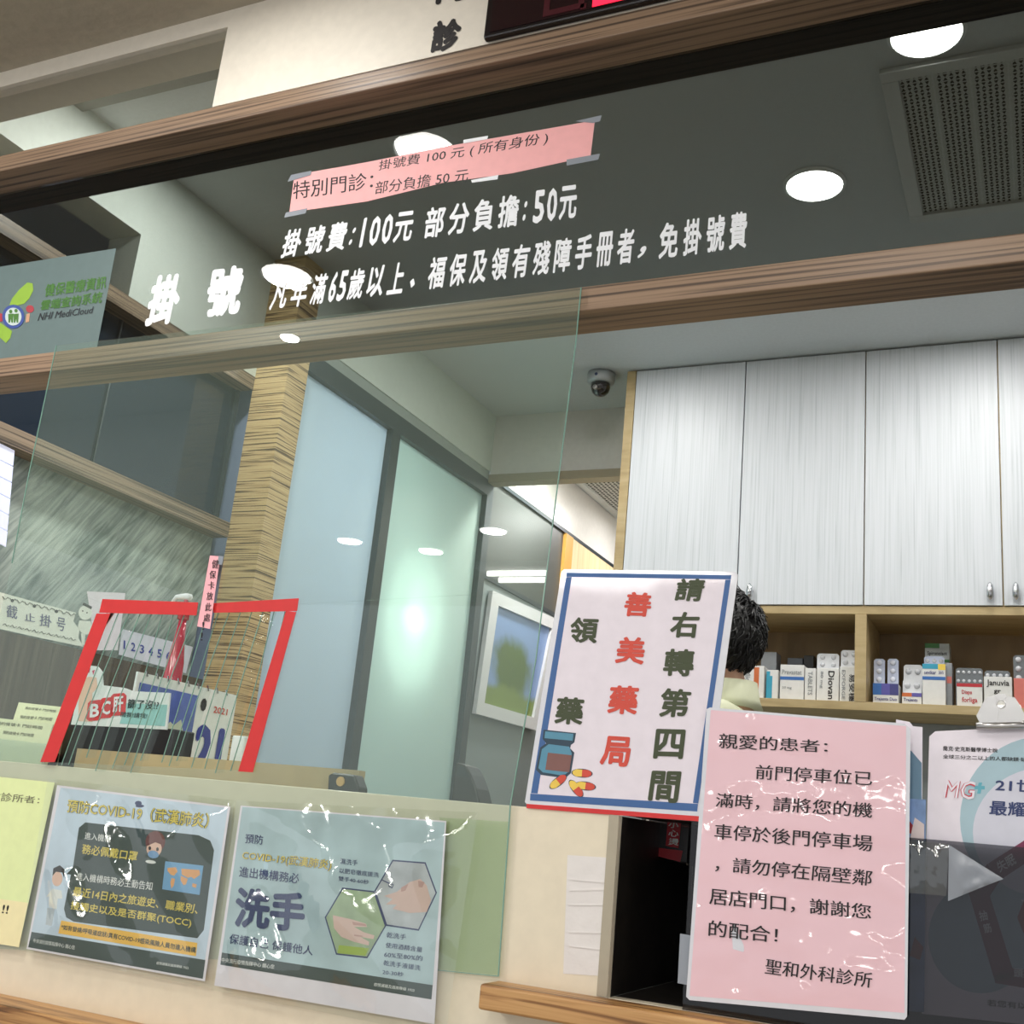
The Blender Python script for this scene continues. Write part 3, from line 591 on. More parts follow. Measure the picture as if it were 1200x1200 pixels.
sheet([(282, 944), (523, 962), (509, 1200), (251, 1155)], lay(0), mat('white poster margin', 0), t)
sheet(c6([(176, 102), (1126, 175), (1068, 940), (80, 787)]), lay(1), mat('grey teal poster print', (172, 196, 204), .55, bscale=16, var=.16), t, name='printed_background')
sheet(c6([(80, 785), (1068, 938), (1062, 1005), (73, 842)]), lay(2), dkg, t, name='printed_band')
A6 = [(645, 480), (795, 497), (850, 660), (762, 812), (615, 795), (562, 620)]; B6 = [(880, 350), (1035, 362), (1088, 505), (1003, 683), (850, 660), (795, 495)]
def shrink(p, k): 
    cx = sum(a for a, b in p)/len(p); cy_ = sum(b for a, b in p)/len(p); return [(cx+(a-cx)*k, cy_+(b-cy_)*k) for a, b in p]
for hx, fc in ((A6, (150, 172, 140)), (B6, (176, 184, 190))):
    sheet(c6(hx), lay(2), navy, t, name='hexagon_border'); sheet(c6(shrink(hx, .955)), lay(3), mat('hexagon print %d' % fc[0], fc, .5, bscale=30, var=.2), t, name='hexagon_picture')
sheet(c6([(628, 750), (770, 765), (752, 800), (622, 788)]), lay(4), mat('grass print', (150, 176, 70), .5), t, name='printed_grass')
hs = mat('printed hand', (206, 178, 168), .6); hs2 = mat('printed hand shade', (182, 146, 138), .6)
for p in ([(600, 610), (690, 630), (755, 650), (760, 665), (700, 665), (745, 690), (795, 705), (790, 722), (730, 712), (770, 735), (768, 752), (700, 735), (640, 712), (605, 670)],): sheet(c6(p), lay(5), hs, t, name='printed_hand')
for p in ([(690, 640), (755, 652), (758, 662), (696, 656)], [(700, 700), (740, 706), (740, 712), (700, 708)]): sheet(c6(p), lay(6), hs2, t, name='printed_finger')
sheet(c6([(840, 520), (900, 500), (960, 455), (1010, 440), (1040, 470), (1060, 540), (1040, 595), (960, 600), (880, 580), (900, 560), (848, 560), (880, 535)]), lay(5), hs, t, name='printed_hand')
sheet(c6([(1000, 448), (1030, 455), (1020, 480), (1002, 478)]), lay(6), hs2, t, name='printed_finger'); sheet(c6([(920, 480), (955, 462), (940, 495), (920, 500)]), lay(6), hs2, t, name='printed_finger')
MB().tube([lay(5)(*p) for p in c6([(832, 445), (868, 462), (884, 466), (878, 482), (862, 474), (868, 462)])], .0006, 5).build('printed_tap', navy, t)
outlined('COVID-19(武漢肺炎)', c6([(180, 305), (600, 350), (590, 405), (172, 355)]), 4, yel, navy, t, .014)
for s_, q, b_ in [('預防', [(192, 228), (275, 235), (272, 280), (188, 272)], .012), ('進出機構務必', [(165, 380), (445, 415), (440, 462), (160, 430)], .012), ('洗手', [(150, 475), (475, 508), (465, 692), (135, 665)], .04), ('保護自己 保護他人', [(120, 695), (510, 755), (505, 800), (112, 742)], .012),
                  ('濕洗手', [(636, 343), (718, 352), (716, 378), (634, 370)], .008), ('以肥皂徹底搓洗', [(632, 388), (818, 410), (816, 434), (630, 412)], .008), ('雙手40-60秒', [(628, 426), (770, 445), (768, 466), (626, 448)], .008),
                  ('乾洗手', [(855, 688), (945, 700), (942, 725), (850, 715)], .008), ('使用酒精含量', [(850, 737), (1022, 760), (1018, 784), (846, 762)], .008), ('60%至80%的', [(843, 780), (1022, 800), (1020, 825), (840, 806)], .008), ('乾洗手液搓洗', [(840, 820), (1013, 845), (1010, 870), (836, 845)], .008), ('20-30秒', [(835, 864), (932, 877), (930, 899), (832, 887)], .008)]:
    text(s_, c6(q), lay(4), navy, t, bold=b_)
text('中央流行疫情指揮中心 關心您', c6([(80, 808), (328, 842), (325, 862), (78, 830)]), lay(4), wht, t, bold=.008); text('疫情通報及諮詢專線 1922', c6([(795, 925), (985, 955), (983, 970), (792, 942)]), lay(4), wht, t, bold=.006)
# yellow sheet at far left
t = thing('yellow_notice', at(20, 1110, PYo), 'pale yellow green notice at the far left end of the counter front', 'notice')
sheet([(-150, 895), (64, 917), (22, 1110), (-150, 1082)], lay(0), mat('yellow green paper', (222, 232, 168), .5, coat=.3), t); sheet([(-150, 1033), (33, 1058), (22, 1110), (-150, 1082)], lay(1), mat('pale cream paper', (238, 226, 176), .5), t, name='lower_strip')
text('入本診所者：', [(-24, 925), (47, 934), (46, 942), (-26, 937)], lay(1), mat('grey ink', (110, 108, 84), .6), t, bold=.008); text('!!', [(4, 1060), (11, 1061), (9, 1071), (2, 1070)], lay(2), blackink, t)
for nm, q, sd, lb_ in [('plastic_sleeve', [(56, 912), (275, 938), (247, 1158), (22, 1114)], 1, 'clear wrinkled plastic sleeve over the dark green poster'), ('plastic_sleeve', [(277, 938), (560, 952), (522, 1215), (247, 1160)], 5, 'clear wrinkled plastic sleeve over the hand washing poster, bulging and shiny')]:
    o = wavy(q, PY(1.1865), pvc, None, nm, 44, 32, (.012, .026)[sd == 5], 0, (2.6, 1.5)[sd == 5], sd); tag(o, lb_, 'sleeve')
# ------------------------------------------------------------------ pharmacy direction sign
SP = 1.1985; sl = lambda k: PY(SP-.00012*k)
t = thing('direction_sign', sl(0)(617, 943), 'laminated white blue-bordered sign with big green and red characters on the counter edge', 'sign')
MB().prism([sl(0)(*p) for p in [(661, 667), (862, 670), (865, 674), (826, 957), (822, 959), (619, 944), (615, 940), (658, 670)]], (0, .001, 0)).build('laminate', mat('clear laminate rim', (214, 214, 220), .2, coat=1), t)
sheet([(664, 671), (857, 674), (817, 951), (621, 938)], sl(1), signw, t)
for q in ([(664, 671), (857, 674), (856.5, 679), (663.5, 676)], [(663.4, 676.3), (670, 676.3), (630, 930), (622.2, 929.6)], [(621.5, 930), (818, 942), (817, 951), (621, 938)], [(850, 679.3), (856.2, 679.3), (818.3, 941.6), (812, 941)]): sheet(q, sl(2), signblue, t, name='blue_border')
sheet([(617, 942), (826, 957), (825, 963), (617, 947)], sl(2), red, t, name='red_edge')
for s_, m_, q in [('請', olive, [(795, 678), (828, 678), (822, 705), (789, 704)]), ('右', olive, [(788, 717), (821, 717), (817, 748), (784, 747)]), ('轉', olive, [(780, 760), (815, 761), (812, 793), (776, 792)]), ('第', olive, [(776, 806), (811, 808), (806, 841), (771, 840)]), ('四', olive, [(769, 854), (804, 855), (800, 890), (765, 889)]), ('間', olive, [(764, 903), (799, 904), (794, 942), (759, 938)]),
                  ('善', redink, [(734, 693), (766, 695), (761, 723), (730, 722)]), ('美', redink, [(725, 746), (758, 747), (754, 779), (720, 777)]), ('藥', redink, [(715, 803), (750, 804), (746, 838), (711, 836)]), ('局', redink, [(708, 862), (741, 864), (737, 899), (702, 897)]),
                  ('領', olive, [(670, 723), (703, 724), (699, 754), (666, 753)]), ('藥', olive, [(653, 816), (686, 818), (682, 850), (649, 848)])]:
    text(s_, q, sl(3), m_, t, bold=.032, name='character')
bb = mat('bottle blue print', (84, 140, 164), .5); bn = mat('bottle outline print', (40, 62, 78), .5); br = mat('bottle brown print', (124, 84, 78), .5)
sheet([(637, 855), (675, 859), (673, 870), (669, 873), (668, 877), (673, 882), (669, 906), (662, 912), (634, 908), (628, 902), (633, 876), (640, 871), (636, 866)], sl(3), bn, t, name='printed_bottle')
sheet([(639, 857), (672, 860), (671, 868), (638, 865)], sl(4), bb, t, name='printed_cap'); sheet([(643, 872), (667, 875), (670, 883), (667, 904), (660, 909), (636, 905), (631, 900), (635, 878)], sl(4), bb, t, name='printed_bottle')
sheet([(642, 882), (670, 885), (667, 905), (639, 902)], sl(5), br, t, name='printed_label')
py_ = mat('pill yellow', (232, 196, 80), .5)
for (x, y, r_) in ((682, 906, 4), (654, 916, -38), (686, 921, 8), (675, 924, 52)):
    sheet(ell(x, y, 12.5, 5.2, rot=r_), sl(4), bn, t, name='pill_outline')
    a = math.radians(r_)
    for sg, m_ in ((1, redink), (-1, py_)): sheet([(x+px_*math.cos(a)-py2*math.sin(a), y+px_*math.sin(a)+py2*math.cos(a)) for px_, py2 in [(0, -4.2*sg), (7*sg, -4.2*sg), (10.5*sg, -2*sg), (11.3*sg, 0), (10.5*sg, 2*sg), (7*sg, 4.2*sg), (0, 4.2*sg)]], sl(5), m_, t, name='printed_pill')
# ------------------------------------------------------------------ pink parking notice
PP = 1.194; pl = lambda k: PY(PP-.0005*k)
t = thing('parking_notice', pl(0)(806, 1170), 'large pink laminated notice with nine lines of black characters taped over the smoked window', 'notice')
MB().prism([pl(0)(*p) for p in [(832, 829), (1060, 848), (1067, 854), (1063, 1191), (1060, 1195), (808, 1172), (804, 1168), (828, 831)]], (0, .001, 0)).build('laminate', mat('clear laminate rim', 0), t)
PQ = [(833, 832), (1062, 851), (1060, 1187), (808, 1167)]
wavy(PQ, pl(0), pinkp, t, 'sheet', 20, 24, .0004, .0001, 2, 3)
for s_, q in [('親愛的患者：', [(843, 859), (970, 868), (970, 882), (842, 877)]), ('前門停車位已', [(886, 896), (1023, 904), (1022, 921), (885, 913)]), ('滿時，請將您的機', [(840, 929), (1023, 941), (1022, 959), (838, 946)]), ('車停於後門停車場', [(838, 965), (1023, 979), (1022, 998), (837, 983)]), ('，請勿停在隔壁鄰', [(839, 1003), (1023, 1020), (1021, 1039), (838, 1021)]),
              ('居店門口，謝謝您', [(832, 1040), (1021, 1060), (1021, 1078), (831, 1060)]), ('的配合！', [(831, 1078), (912, 1087), (911, 1105), (830, 1097)]), ('聖和外科診所', [(898, 1123), (1023, 1140), (1021, 1158), (896, 1141)])]:
    text(s_, q, pl(1.6), blackink, t, bold=.010)
sheet([(797, 1094), (815, 1097), (813, 1156), (794, 1152)], PY(1.1975), tape, t, name='tape_tab')
wavy([(1064, 984), (1112, 989), (1109, 1050), (1062, 1046)], PY(1.196), pvc, t, 'tape_tab', 10, 10, .004, 0, 5, 9)
# ------------------------------------------------------------------ clipboard brochure at right
BP = 1.2125; bl_ = lambda k: PY(BP-.00012*k)
t = thing('clipboard_brochure', bl_(0)(1080, 1195), 'white brochure with grey blue circle behind the smoked window, under a steel clip', 'brochure')
MB().prism([bl_(0)(*p) for p in [(1096, 857), (1320, 846), (1312, 1212), (1080, 1188), (1089, 863)]], (0, .003, 0)).build('sheet', mat('lilac white brochure', (232, 224, 232), .4), t)
tealp = mat('grey teal circle print', (164, 190, 200), .45)
sheet([p for p in ell(1222, 960, 97, 97, 48) if p[0] < 1300], bl_(1), tealp, t, name='printed_circle'); sheet([p for p in ell(1226, 975, 86, 76, 48)], bl_(1.6), mat('pale circle print', (206, 206, 218), .45), t, name='printed_circle')
sheet(ell(1150, 1098, 62, 66, 40), bl_(2), tealp, t, name='printed_circle')
mar = mat('maroon print', (120, 36, 74), .45)
for q in ([(1158, 1012), (1200, 985), (1240, 960), (1252, 978), (1171, 1032)], [(1157, 1012), (1135, 1046), (1166, 1150), (1190, 1146), (1160, 1050), (1173, 1030)], [(1166, 1132), (1250, 1142), (1250, 1166), (1166, 1152)]): sheet(q, bl_(3), mar, t, name='printed_hexagon')
sheet([(1192, 1075), (1200, 1055), (1240, 1040), (1260, 1080), (1240, 1110), (1204, 1105)], bl_(3), mat('dark red print', (150, 30, 40), .45), t, name='printed_hexagon')
text('失眠', [(1166, 1011), (1186, 999), (1192, 1012), (1172, 1023)], bl_(4), wht, t, bold=.02)
text('抽', [(1146, 1068), (1156, 1066), (1158, 1078), (1149, 1080)], bl_(4), wht, t, bold=.02); text('筋', [(1151, 1083), (1160, 1081), (1163, 1092), (1154, 1094)], bl_(4), wht, t, bold=.02)
text('頭痛', [(1188, 1134), (1210, 1136), (1210, 1147), (1188, 1145)], bl_(4), wht, t, bold=.02)
text('喬克·史克斯醫學博士說', [(1105, 874), (1169, 877), (1169, 882), (1105, 880)], bl_(3), blackink, t); text('全球三分之二以上的人都缺鎂·缺鎂', [(1105, 884), (1210, 888), (1210, 893), (1105, 889)], bl_(3), blackink, t)
mgq = [(1109, 914), (1144, 916), (1141, 937), (1105, 935)]
text('MG', mgq, bl_(3), mat('crimson print', (200, 60, 76), .5), t, bold=.035); text('MG', mgq, bl_(6), mat('lilac white brochure', 0), t, bold=0)
sheet([(1147, 917), (1151, 917), (1150, 921), (1154, 921), (1154, 925), (1150, 925), (1149, 930), (1145, 930), (1146, 925), (1142, 925), (1142, 921), (1146, 921)], bl_(3), mat('teal print', (96, 170, 186), .5), t, name='printed_plus')
text('21世紀', [(1167, 912), (1240, 915), (1239, 931), (1166, 927)], bl_(3), navy, t, bold=.02); text('最耀眼', [(1160, 938), (1226, 942), (1225, 959), (1159, 955)], bl_(3), navy, t, bold=.02)
text('若您有以下', [(1157, 1171), (1215, 1176), (1215, 1184), (1157, 1179)], bl_(3), blackink, t)
# steel clip
t = thing('steel_clip', PY(1.206)(1172, 852), 'steel bulldog clip with a round hole gripping the top of the brochure at right', 'clip')
out = [(1146, 853), (1144, 838), (1148, 829), (1153, 822), (1157, 816), (1163, 817), (1168, 813), (1177, 813), (1182, 817), (1189, 817), (1193, 823), (1199, 832), (1203, 842), (1204, 851)]
hole_ = ell(1173, 825, 4.6, 4.2, 14, rot=0, a0=180, a1=540)
def clip_side(Y0):
    P_ = PY(Y0); mb = MB(); ci = [P_(*p) for p in ell(1173, 825, 4.8, 4.3, 14)]; n_ = len(out)
    # ring of quads between the hole and the outline
    o2 = []
    for k in range(14):
        a = math.atan2(ell(0, 0, 1, 1, 14)[k][1], ell(0, 0, 1, 1, 14)[k][0]); best = None
        dx, dy = math.cos(a), math.sin(a)
        for i in range(n_):
            (ax, ay), (bx, by) = out[i], out[(i+1) % n_]; ex, ey = bx-ax, by-ay; den = dx*ey-dy*ex
            if abs(den) < 1e-9: continue
            tt = ((ax-1173)*ey-(ay-825)*ex)/den; u_ = ((ax-1173)*dy-(ay-825)*dx)/den
            if tt > 0 and -1e-6 <= u_ <= 1+1e-6 and (best is None or tt > best): best = tt
        o2.append((1173+dx*best, 825+dy*best))
    # fan with corners kept
    oo = [P_(*p) for p in o2]
    for k in range(14): mb.add([ci[k], ci[(k+1) % 14], oo[(k+1) % 14], oo[k]], [(0, 1, 2, 3)])
    return mb
o = clip_side(1.2055).build('front_jaw', steel, t); md = o.modifiers.new('s', 'SOLIDIFY'); md.thickness = .0012
MB().tube([PY(1.205)(*p) for p in ell(1173, 825, 5.2, 4.7, 16)+[ell(1173, 825, 5.2, 4.7, 16)[0]]], .0007, 6).build('hole_rim', steel, t)
a, b = PY(1.2055)(1144, 851), PY(1.2055)(1205, 850)
MB().tube([a, b], .0035, 10).build('spring_roll', steel, t, smooth=True)
a, b, c, d = PY(1.215)(1147, 852), PY(1.215)(1203, 850), PY(1.222)(1196, 826), PY(1.222)(1152, 826)
MB().prism([a, b, c, d], (0, .001, 0)).build('back_jaw', steel, t)
# brochures between the notice and the clipboard
t = thing('brochure_stack', PY(1.2115)(1060, 1190), 'white brochure edge with blue circle showing between pink notice and clipboard brochure', 'brochure')
P_ = PY(1.2105)
MB().prism([P_(*p) for p in [(1050, 843), (1066, 846), (1070, 851), (1081, 852), (1080, 1180), (1045, 1178)]], (0, .001, 0)).build('sheet', mat('lilac white brochure', 0), t)
sheet([(1055, 874), (1068, 880), (1080, 894), (1080, 960), (1055, 960)], PY(1.210), mat('slate blue print', (96, 128, 150), .45), t, name='printed_circle')
t = thing('photo_leaflet', PY(1.2075)(1072, 1185), 'leaflet with sky photo half hidden right of the pink notice', 'leaflet')
sheet([(1052, 935), (1085, 937), (1083, 1186), (1048, 1184)], PY(1.208), mat('sky photo print', (120, 150, 196), .4, bscale=40, var=.3), t)
sheet([(1064, 960), (1074, 972), (1068, 978), (1064, 975)], PY(1.2075), mat('dark red print', 0), t, name='printed_hexagon'); sheet([(1072, 958), (1083, 966), (1083, 985), (1066, 984)], PY(1.2074), mat('cloud print', (214, 198, 196), .5), t, name='printed_cloud')
sheet([(1072, 1098), (1082, 1110), (1078, 1125), (1066, 1120)], PY(1.2074), mat('dark red print', 0), t, name='printed_hexagon')
o = wavy([(1112, 990), (1176, 1030), (1150, 1040), (1111, 1056)], PY(1.1985), tape, None, 'glare_flap', 10, 8, .003, 0, 3, 4); tag(o, 'crumpled tape flap with its glare painted cloudy white, on the smoked window right of the pink notice', 'tape')  # cloudy haze stands in for a bright reflection
# pouch in the dark recess
t = thing('snack_pouch', PY(1.35)(775, 1012), 'glossy black packet with red label in the dark recess under the direction sign', 'packet')
q = [(752, 950), (812, 955), (808, 1016), (744, 998)]; P_ = PY(1.35)
MB().prism([P_(*p) for p in q], (0, .03, 0)).build('pouch', mat('black pouch', (24, 20, 22), .2, coat=1), t, bevel=.004)
sheet([(783, 955), (799, 957), (795, 994), (780, 991)], PY(1.3492), mat('crimson label', (178, 34, 48), .4), t, name='red_label'); sheet([(768, 993), (800, 997), (797, 1010), (769, 1003)], PY(1.3492), mat('crimson label', 0), t, name='red_label')
for i, c in enumerate('小心燙'): text(c, [(784, 962+i*10), (796, 963+i*10), (795, 971+i*10), (783, 970+i*10)], PY(1.3485), wht, t, bold=.02)
sheet([(758, 958), (761, 959), (752, 996), (749, 994)], PY(1.3492), mat('silver seam', (190, 190, 194), .3, .6), t, name='seam')
# ------------------------------------------------------------------ things on the counter behind the acrylic
def stand(px_pts, Y, d, m, name, par, bevel=0, down=True):
    """upright slab; the lowest points are dropped onto the counter top"""
    P_ = PY(Y); pts = [P_(*p) for p in px_pts]
    if down:
        for p in pts[-2:]: p.z = CT-.0005
    return MB().prism(pts, (0, d, 0)).build(name, m, par, bevel=bevel)
cardm = mat('pale yellow card', (236, 238, 200), .6); clearp = glass('clear holder plastic', (.9, .93, .92), haze=.12, hazecol=(210, 220, 220), ior=1.4)
t = thing('card_holder', PY(1.27)(30, 890), 'clear holder with two stacks of pale yellow appointment cards left of the red taped slot', 'card holder')
stand([(22, 823), (78, 829), (66, 895), (2, 880)], 1.31, .012, cardm, 'card_stack', t); stand([(-30, 838), (62, 849), (50, 886), (-34, 878)], 1.27, .012, cardm, 'card_stack', t)
stand([(-34, 862), (58, 872), (50, 897), (-36, 892)], 1.262, .003, clearp, 'front_wall', t); stand([(-34, 874), (60, 882), (56, 897), (-36, 892)], 1.292, .016, black, 'base', t)
for k, (q, Y_) in enumerate([([(30, 828), (66, 832), (65, 835), (29, 831)], 1.3095), ([(24, 838), (62, 841), (60, 845), (23, 842)], 1.3095), ([(-4, 845), (50, 851), (49, 855), (-5, 849)], 1.2695), ([(4, 856), (40, 860), (39, 864), (3, 860)], 1.2695)]):
    text('預約掛號卡 門診時間', q, PY(Y_), mat('grey ink', 0), t)
BY = 1.30; b0 = PY(BY)
t = thing('health_sign', b0(130, 870), 'small white and teal cardboard sign with a thumbs up and red rounded letters', 'sign')
MB().prism([b0(*p) for p in [(83, 849), (90, 820), (97, 796), (102, 783), (107, 780), (114, 781), (119, 787), (120, 803), (145, 806), (156, 810), (199, 812), (195, 855)]], (0, .003, 0)).build('board', mat('white card board', (228, 236, 236), .5), t)
MB().box(b0(70, 870).x, b0(202, 856).x, BY+.004, BY+.05, CT-.0005, b0(140, 853).z+.004).build('holder_box', black, t, bevel=.002)
sheet([(148, 824), (196, 826), (193, 851), (140, 848)], PY(BY-.0005), mat('teal card print', (150, 206, 204), .5), t, name='printed_panel')
th_ = mat('printed thumb', (232, 200, 180), .5)
sheet([(98, 796), (104, 793), (113, 794), (114, 806), (108, 812), (108, 846), (92, 845), (92, 815), (96, 806)], PY(BY-.0005), th_, t, name='printed_thumb')
for x, y in ((103, 787), (108, 789)): sheet([(x, y-3), (x+3, y-4), (x+1, y+2)], PY(BY-.0005), mat('pill pink', (200, 90, 120), .5), t, name='printed_mark')
wq = lambda q, k: q
for s_, q in (('B', [(106, 825), (117, 824), (116, 840), (105, 841)]), ('C', [(120, 822), (130, 821), (129, 837), (119, 838)]), ('肝', [(133, 817), (145, 815), (144, 834), (132, 835)])):
    x0_, y0_ = q[0]; x1_, y1_ = q[2]
    sheet([(x0_-3, y0_-1), (x0_, y0_-4), (x1_+1, y0_-5), (x1_+4, y0_-2), (x1_+3, y1_+1), (x1_, y1_+4), (x0_-2, y1_+5), (x0_-5, y1_+2)], PY(BY-.0008), mat('coral red print', (214, 62, 66), .5), t, name='printed_badge')
    text(s_, q, PY(BY-.0013), white, t, bold=.03)
text('篩了沒!?', [(150, 819), (187, 821), (185, 832), (149, 830)], PY(BY-.001), dkg, t, bold=.02); text('問我!請我!', [(142, 834), (173, 836), (172, 842), (141, 840)], PY(BY-.001), dkg, t, bold=.012)
def vq(tl, tr, bl__, Y):
    """upright rectangle turned in plan: top-left on the plane Y, top edge level"""
    a = PY(Y)(*tl); b = PZ(a.z)(*tr); c = PY(Y)(*bl__); h = a.z-c.z
    return [a, b, V((b.x, b.y, b.z-h)), V((a.x, a.y, a.z-h))]
q = vq((162, 787), (278, 815), (158, 880), 1.38); nrm = toward(q, 1)
for p in q[2:]: p.z = CT
t = thing('desk_calendar', (q[3]+q[2])/2, 'desk calendar with a blue photo and large blue 21 behind the thumbs up sign', 'calendar')
MB().prism([p+nrm*0 for p in q], -nrm*.004).build('board', mat('white card board', 0), t)
sheet(subq(q, .03, .10, .59, 1.0), None, mat('blue photo print', (84, 106, 184), .4, bscale=25, var=.25), t, lift=.0008, name='photo')
sheet([bil(q, *p) for p in [(.30, .55), (.36, .42), (.40, .45), (.46, .38), (.5, .5), (.56, .62), (.52, .98), (.34, .98)]], None, mat('castle print', (188, 200, 182), .5), t, lift=.0016, name='printed_statue')
text('21', subq(q, .63, .38, .93, .93), None, mat('blue ink', (54, 66, 150), .5), t, lift=.0009, bold=.045); text('2021', subq(q, .77, .17, .92, .24), None, redink, t, lift=.0009)
sheet([bil(q, .66+.03*math.cos(i*.7), .18+.07*math.sin(i*.7)) for i in range(9)], None, blackink, t, lift=.0009, name='printed_seal')
for i in range(9): MB().tube([bil(q, .08+i*.1, -.03)-nrm*.002, bil(q, .08+i*.1, .03)+nrm*.002], .0014, 5).build('ring', chrome, t)
# soap bottle
bp = PY(1.52)(203, 790); base = V((bp.x, 1.52, CT)); topz = PY(1.52)(207, 697).z; H_ = topz-CT
t = thing('pump_bottle', base, 'clear red pump bottle with white nozzle behind the red taped slot', 'bottle')
redl = mat('red liquid bottle', (190, 28, 60), .12, coat=1)
MB().lathe(base, [(.014, 0), (.016, .004), (.017, H_*.45), (.015, H_*.62), (.009, H_*.76), (.007, H_*.86)], 20).build('bottle', redl, t, smooth=True)
MB().lathe(base, [(.010, H_*.86), (.010, H_*.93), (.004, H_*.94), (.004, H_*.97)], 16).build('collar', redl, t, smooth=True)
MB().tube([base+V((.008, 0, H_*.985)), base+V((-.004, 0, H_*.99)), base+V((-.020, -.004, H_*.985)), base+V((-.026, -.005, H_*.955))], [.006, .006, .004, .003], 8).build('nozzle', white, t, smooth=True)
t_ = PY(1.33)
o = MB().box(t_(271, 870).x, t_(286, 870).x, 1.33, 1.36, CT-.0005, t_(278, 862).z).build('white_box', mat('white card board', 0), None, bevel=.002); tag(o, 'tiny white box beside the calendar at the right red tape leg', 'box')
# tape dispenser-like black thing and a black wedge of unclear kind
c = PY(1.24)(408, 916)
t = thing('tape_dispenser', (c.x, 1.24, CT), 'small black tape dispenser on the counter at the foot of the dark mullion', 'dispenser')
hz = PY(1.24)(400, 906).z; wd = PY(1.24)(422, 916).x-PY(1.24)(393, 914).x
MB().prism([(c.x-wd*.7, 1.235, CT-.0005), (c.x-wd*.75, 1.235, hz*.93), (c.x-wd*.55, 1.235, hz), (c.x+wd*.3, 1.235, hz-.001), (c.x+wd*.55, 1.235, CT+.006), (c.x+wd*.55, 1.235, CT-.0005)], (0, .022, 0)).build('body', black, t, bevel=.002)
MB().lathe((c.x-wd*.2, 1.234, CT+.012), [(.006, -.001), (.006, .003)], 16, 'Y').build('reel', mat('amber tape', (196, 160, 100), .4), t)
R_ = PY(1.32); z0_ = CT-.0005
t = thing('desk_wedge', R_(548, 930), 'small black desk wedge standing on the counter just right of the second dark mullion', 'desk wedge')  # black shape of unclear kind; screen and cable are invented
pr_ = [R_(*p) for p in [(534, 893), (546, 897), (552, 908), (558, 924), (563, 938), (529, 938)]]
for p in pr_[-2:]: p.z = z0_
MB().prism(pr_, (0, .04, 0)).build('body', black, t, bevel=.002)
MB().prism([R_(536, 897)+V((0, -.0006, 0)), R_(544, 899)+V((0, -.0006, 0)), R_(549, 911)+V((0, -.0006, 0)), R_(535, 909)+V((0, -.0006, 0))], (0, .0005, 0)).build('screen', mat('dark screen', (40, 48, 52), .1), t)
MB().tube([R_(534, 893)+V((-.004, .03, -.002)), R_(534, 893)+V((-.02, .05, -.03)), V((R_(534, 893).x-.03, 1.40, z0_+.004))], .002, 6).build('cable', black, t)
# ------------------------------------------------------------------ paper things on the side wainscot
XW = XA-.0035; wl_ = lambda k: PX(XW+.0006*k)
def xthing(n_, p, lb_, cat): return thing(n_, wl_(0)(*p), lb_, cat)
t = xthing('handwritten_banner', (60, 750), 'white handwritten paper banner with doodled border on the dark wainscot at left', 'banner')
pts = [wl_(1)(*p) for p in [(-40, 684), (0, 694), (40, 705), (89, 718), (86, 728), (93, 738), (92, 748), (98, 758), (40, 746), (0, 737), (-40, 728)]]
MB().prism(pts, (-.0005, 0, 0)).build('sheet', mat('greenish white paper', (224, 232, 222), .6), t)
pen = mat('blue pen ink', (86, 92, 130), .6); pen2 = mat('dark pen ink', (60, 64, 62), .6)
for s_, q in (('截', [(8, 708), (21, 711), (20, 726), (7, 723)]), ('止', [(29, 717), (41, 720), (41, 729), (29, 727)]), ('掛', [(47, 719), (61, 722), (60, 736), (46, 733)]), ('号', [(67, 723), (77, 725), (76, 740), (66, 738)])):
    text(s_, q, wl_(2), pen, t, bold=.01)
for k in range(10):
    x = 3+k*8.6; y = 698+x*.245
    MB().tube([wl_(2)(x+dx, y+dy) for dx, dy in ((0, 0), (2, 3), (4, 3.4), (6, 1.2), (8, 2.4))], .0007, 4).build('doodle', pen2, t)
    y = 738+x*.215; MB().tube([wl_(2)(x+dx, y+dy-6) for dx, dy in ((0, 0), (3, -2), (5, 1), (8, 0))], .0007, 4).build('doodle', pen2, t)
    if k % 3 == 1: sheet(ell(x+3, 701+x*.245, 2, 2, 8), wl_(2), pen2, t, name='doodle_dot')
t = xthing('doll_cutout', (98, 757), 'small white paper doll cutout between the handwritten banner and the red tape', 'cutout')
gw = mat('greenish white paper', 0)
sheet(ell(100, 718, 8, 8.5, 16), wl_(1), gw, t, name='head'); sheet([(93, 727), (106, 728), (111, 742), (98, 744), (91, 736)], wl_(1.3), gw, t, name='body'); sheet([(95, 742), (100, 743), (99, 756), (96, 756)], wl_(1), gw, t, name='leg')
sheet([(98, 706), (108, 711), (107, 714), (97, 709)], wl_(1.6), mat('dark pen ink', 0), t, name='hat')
for e_ in ((97, 716), (102, 718)): sheet(ell(*e_, .9, .9, 6), wl_(1.6), blackink, t, name='eye')
t = xthing('pinned_card', (120, 745), 'plain white card with slanted stripes pinned behind the top left corner of the red tape', 'card')
sheet([(102, 693), (147, 695), (138, 762), (112, 762)], wl_(.6), mat('white paper', 0), t)
for k in range(4): sheet([(140-k*5, 704+k*6), (143-k*5, 706+k*6), (122-k*5, 738+k*6), (119-k*5, 736+k*6)], wl_(1.2), [mat('pink stripe', (220, 180, 180), .5), mat('cream stripe', (240, 232, 210), .5)][k % 2], t, name='stripe')
t = xthing('number_strip', (180, 780), 'white strip with the handwritten numbers 1 to 7 along the wainscot top', 'number strip')
sheet([(143, 737), (226, 758), (218, 789), (139, 767)], wl_(1), mat('pale lilac paper', (206, 210, 222), .5), t)
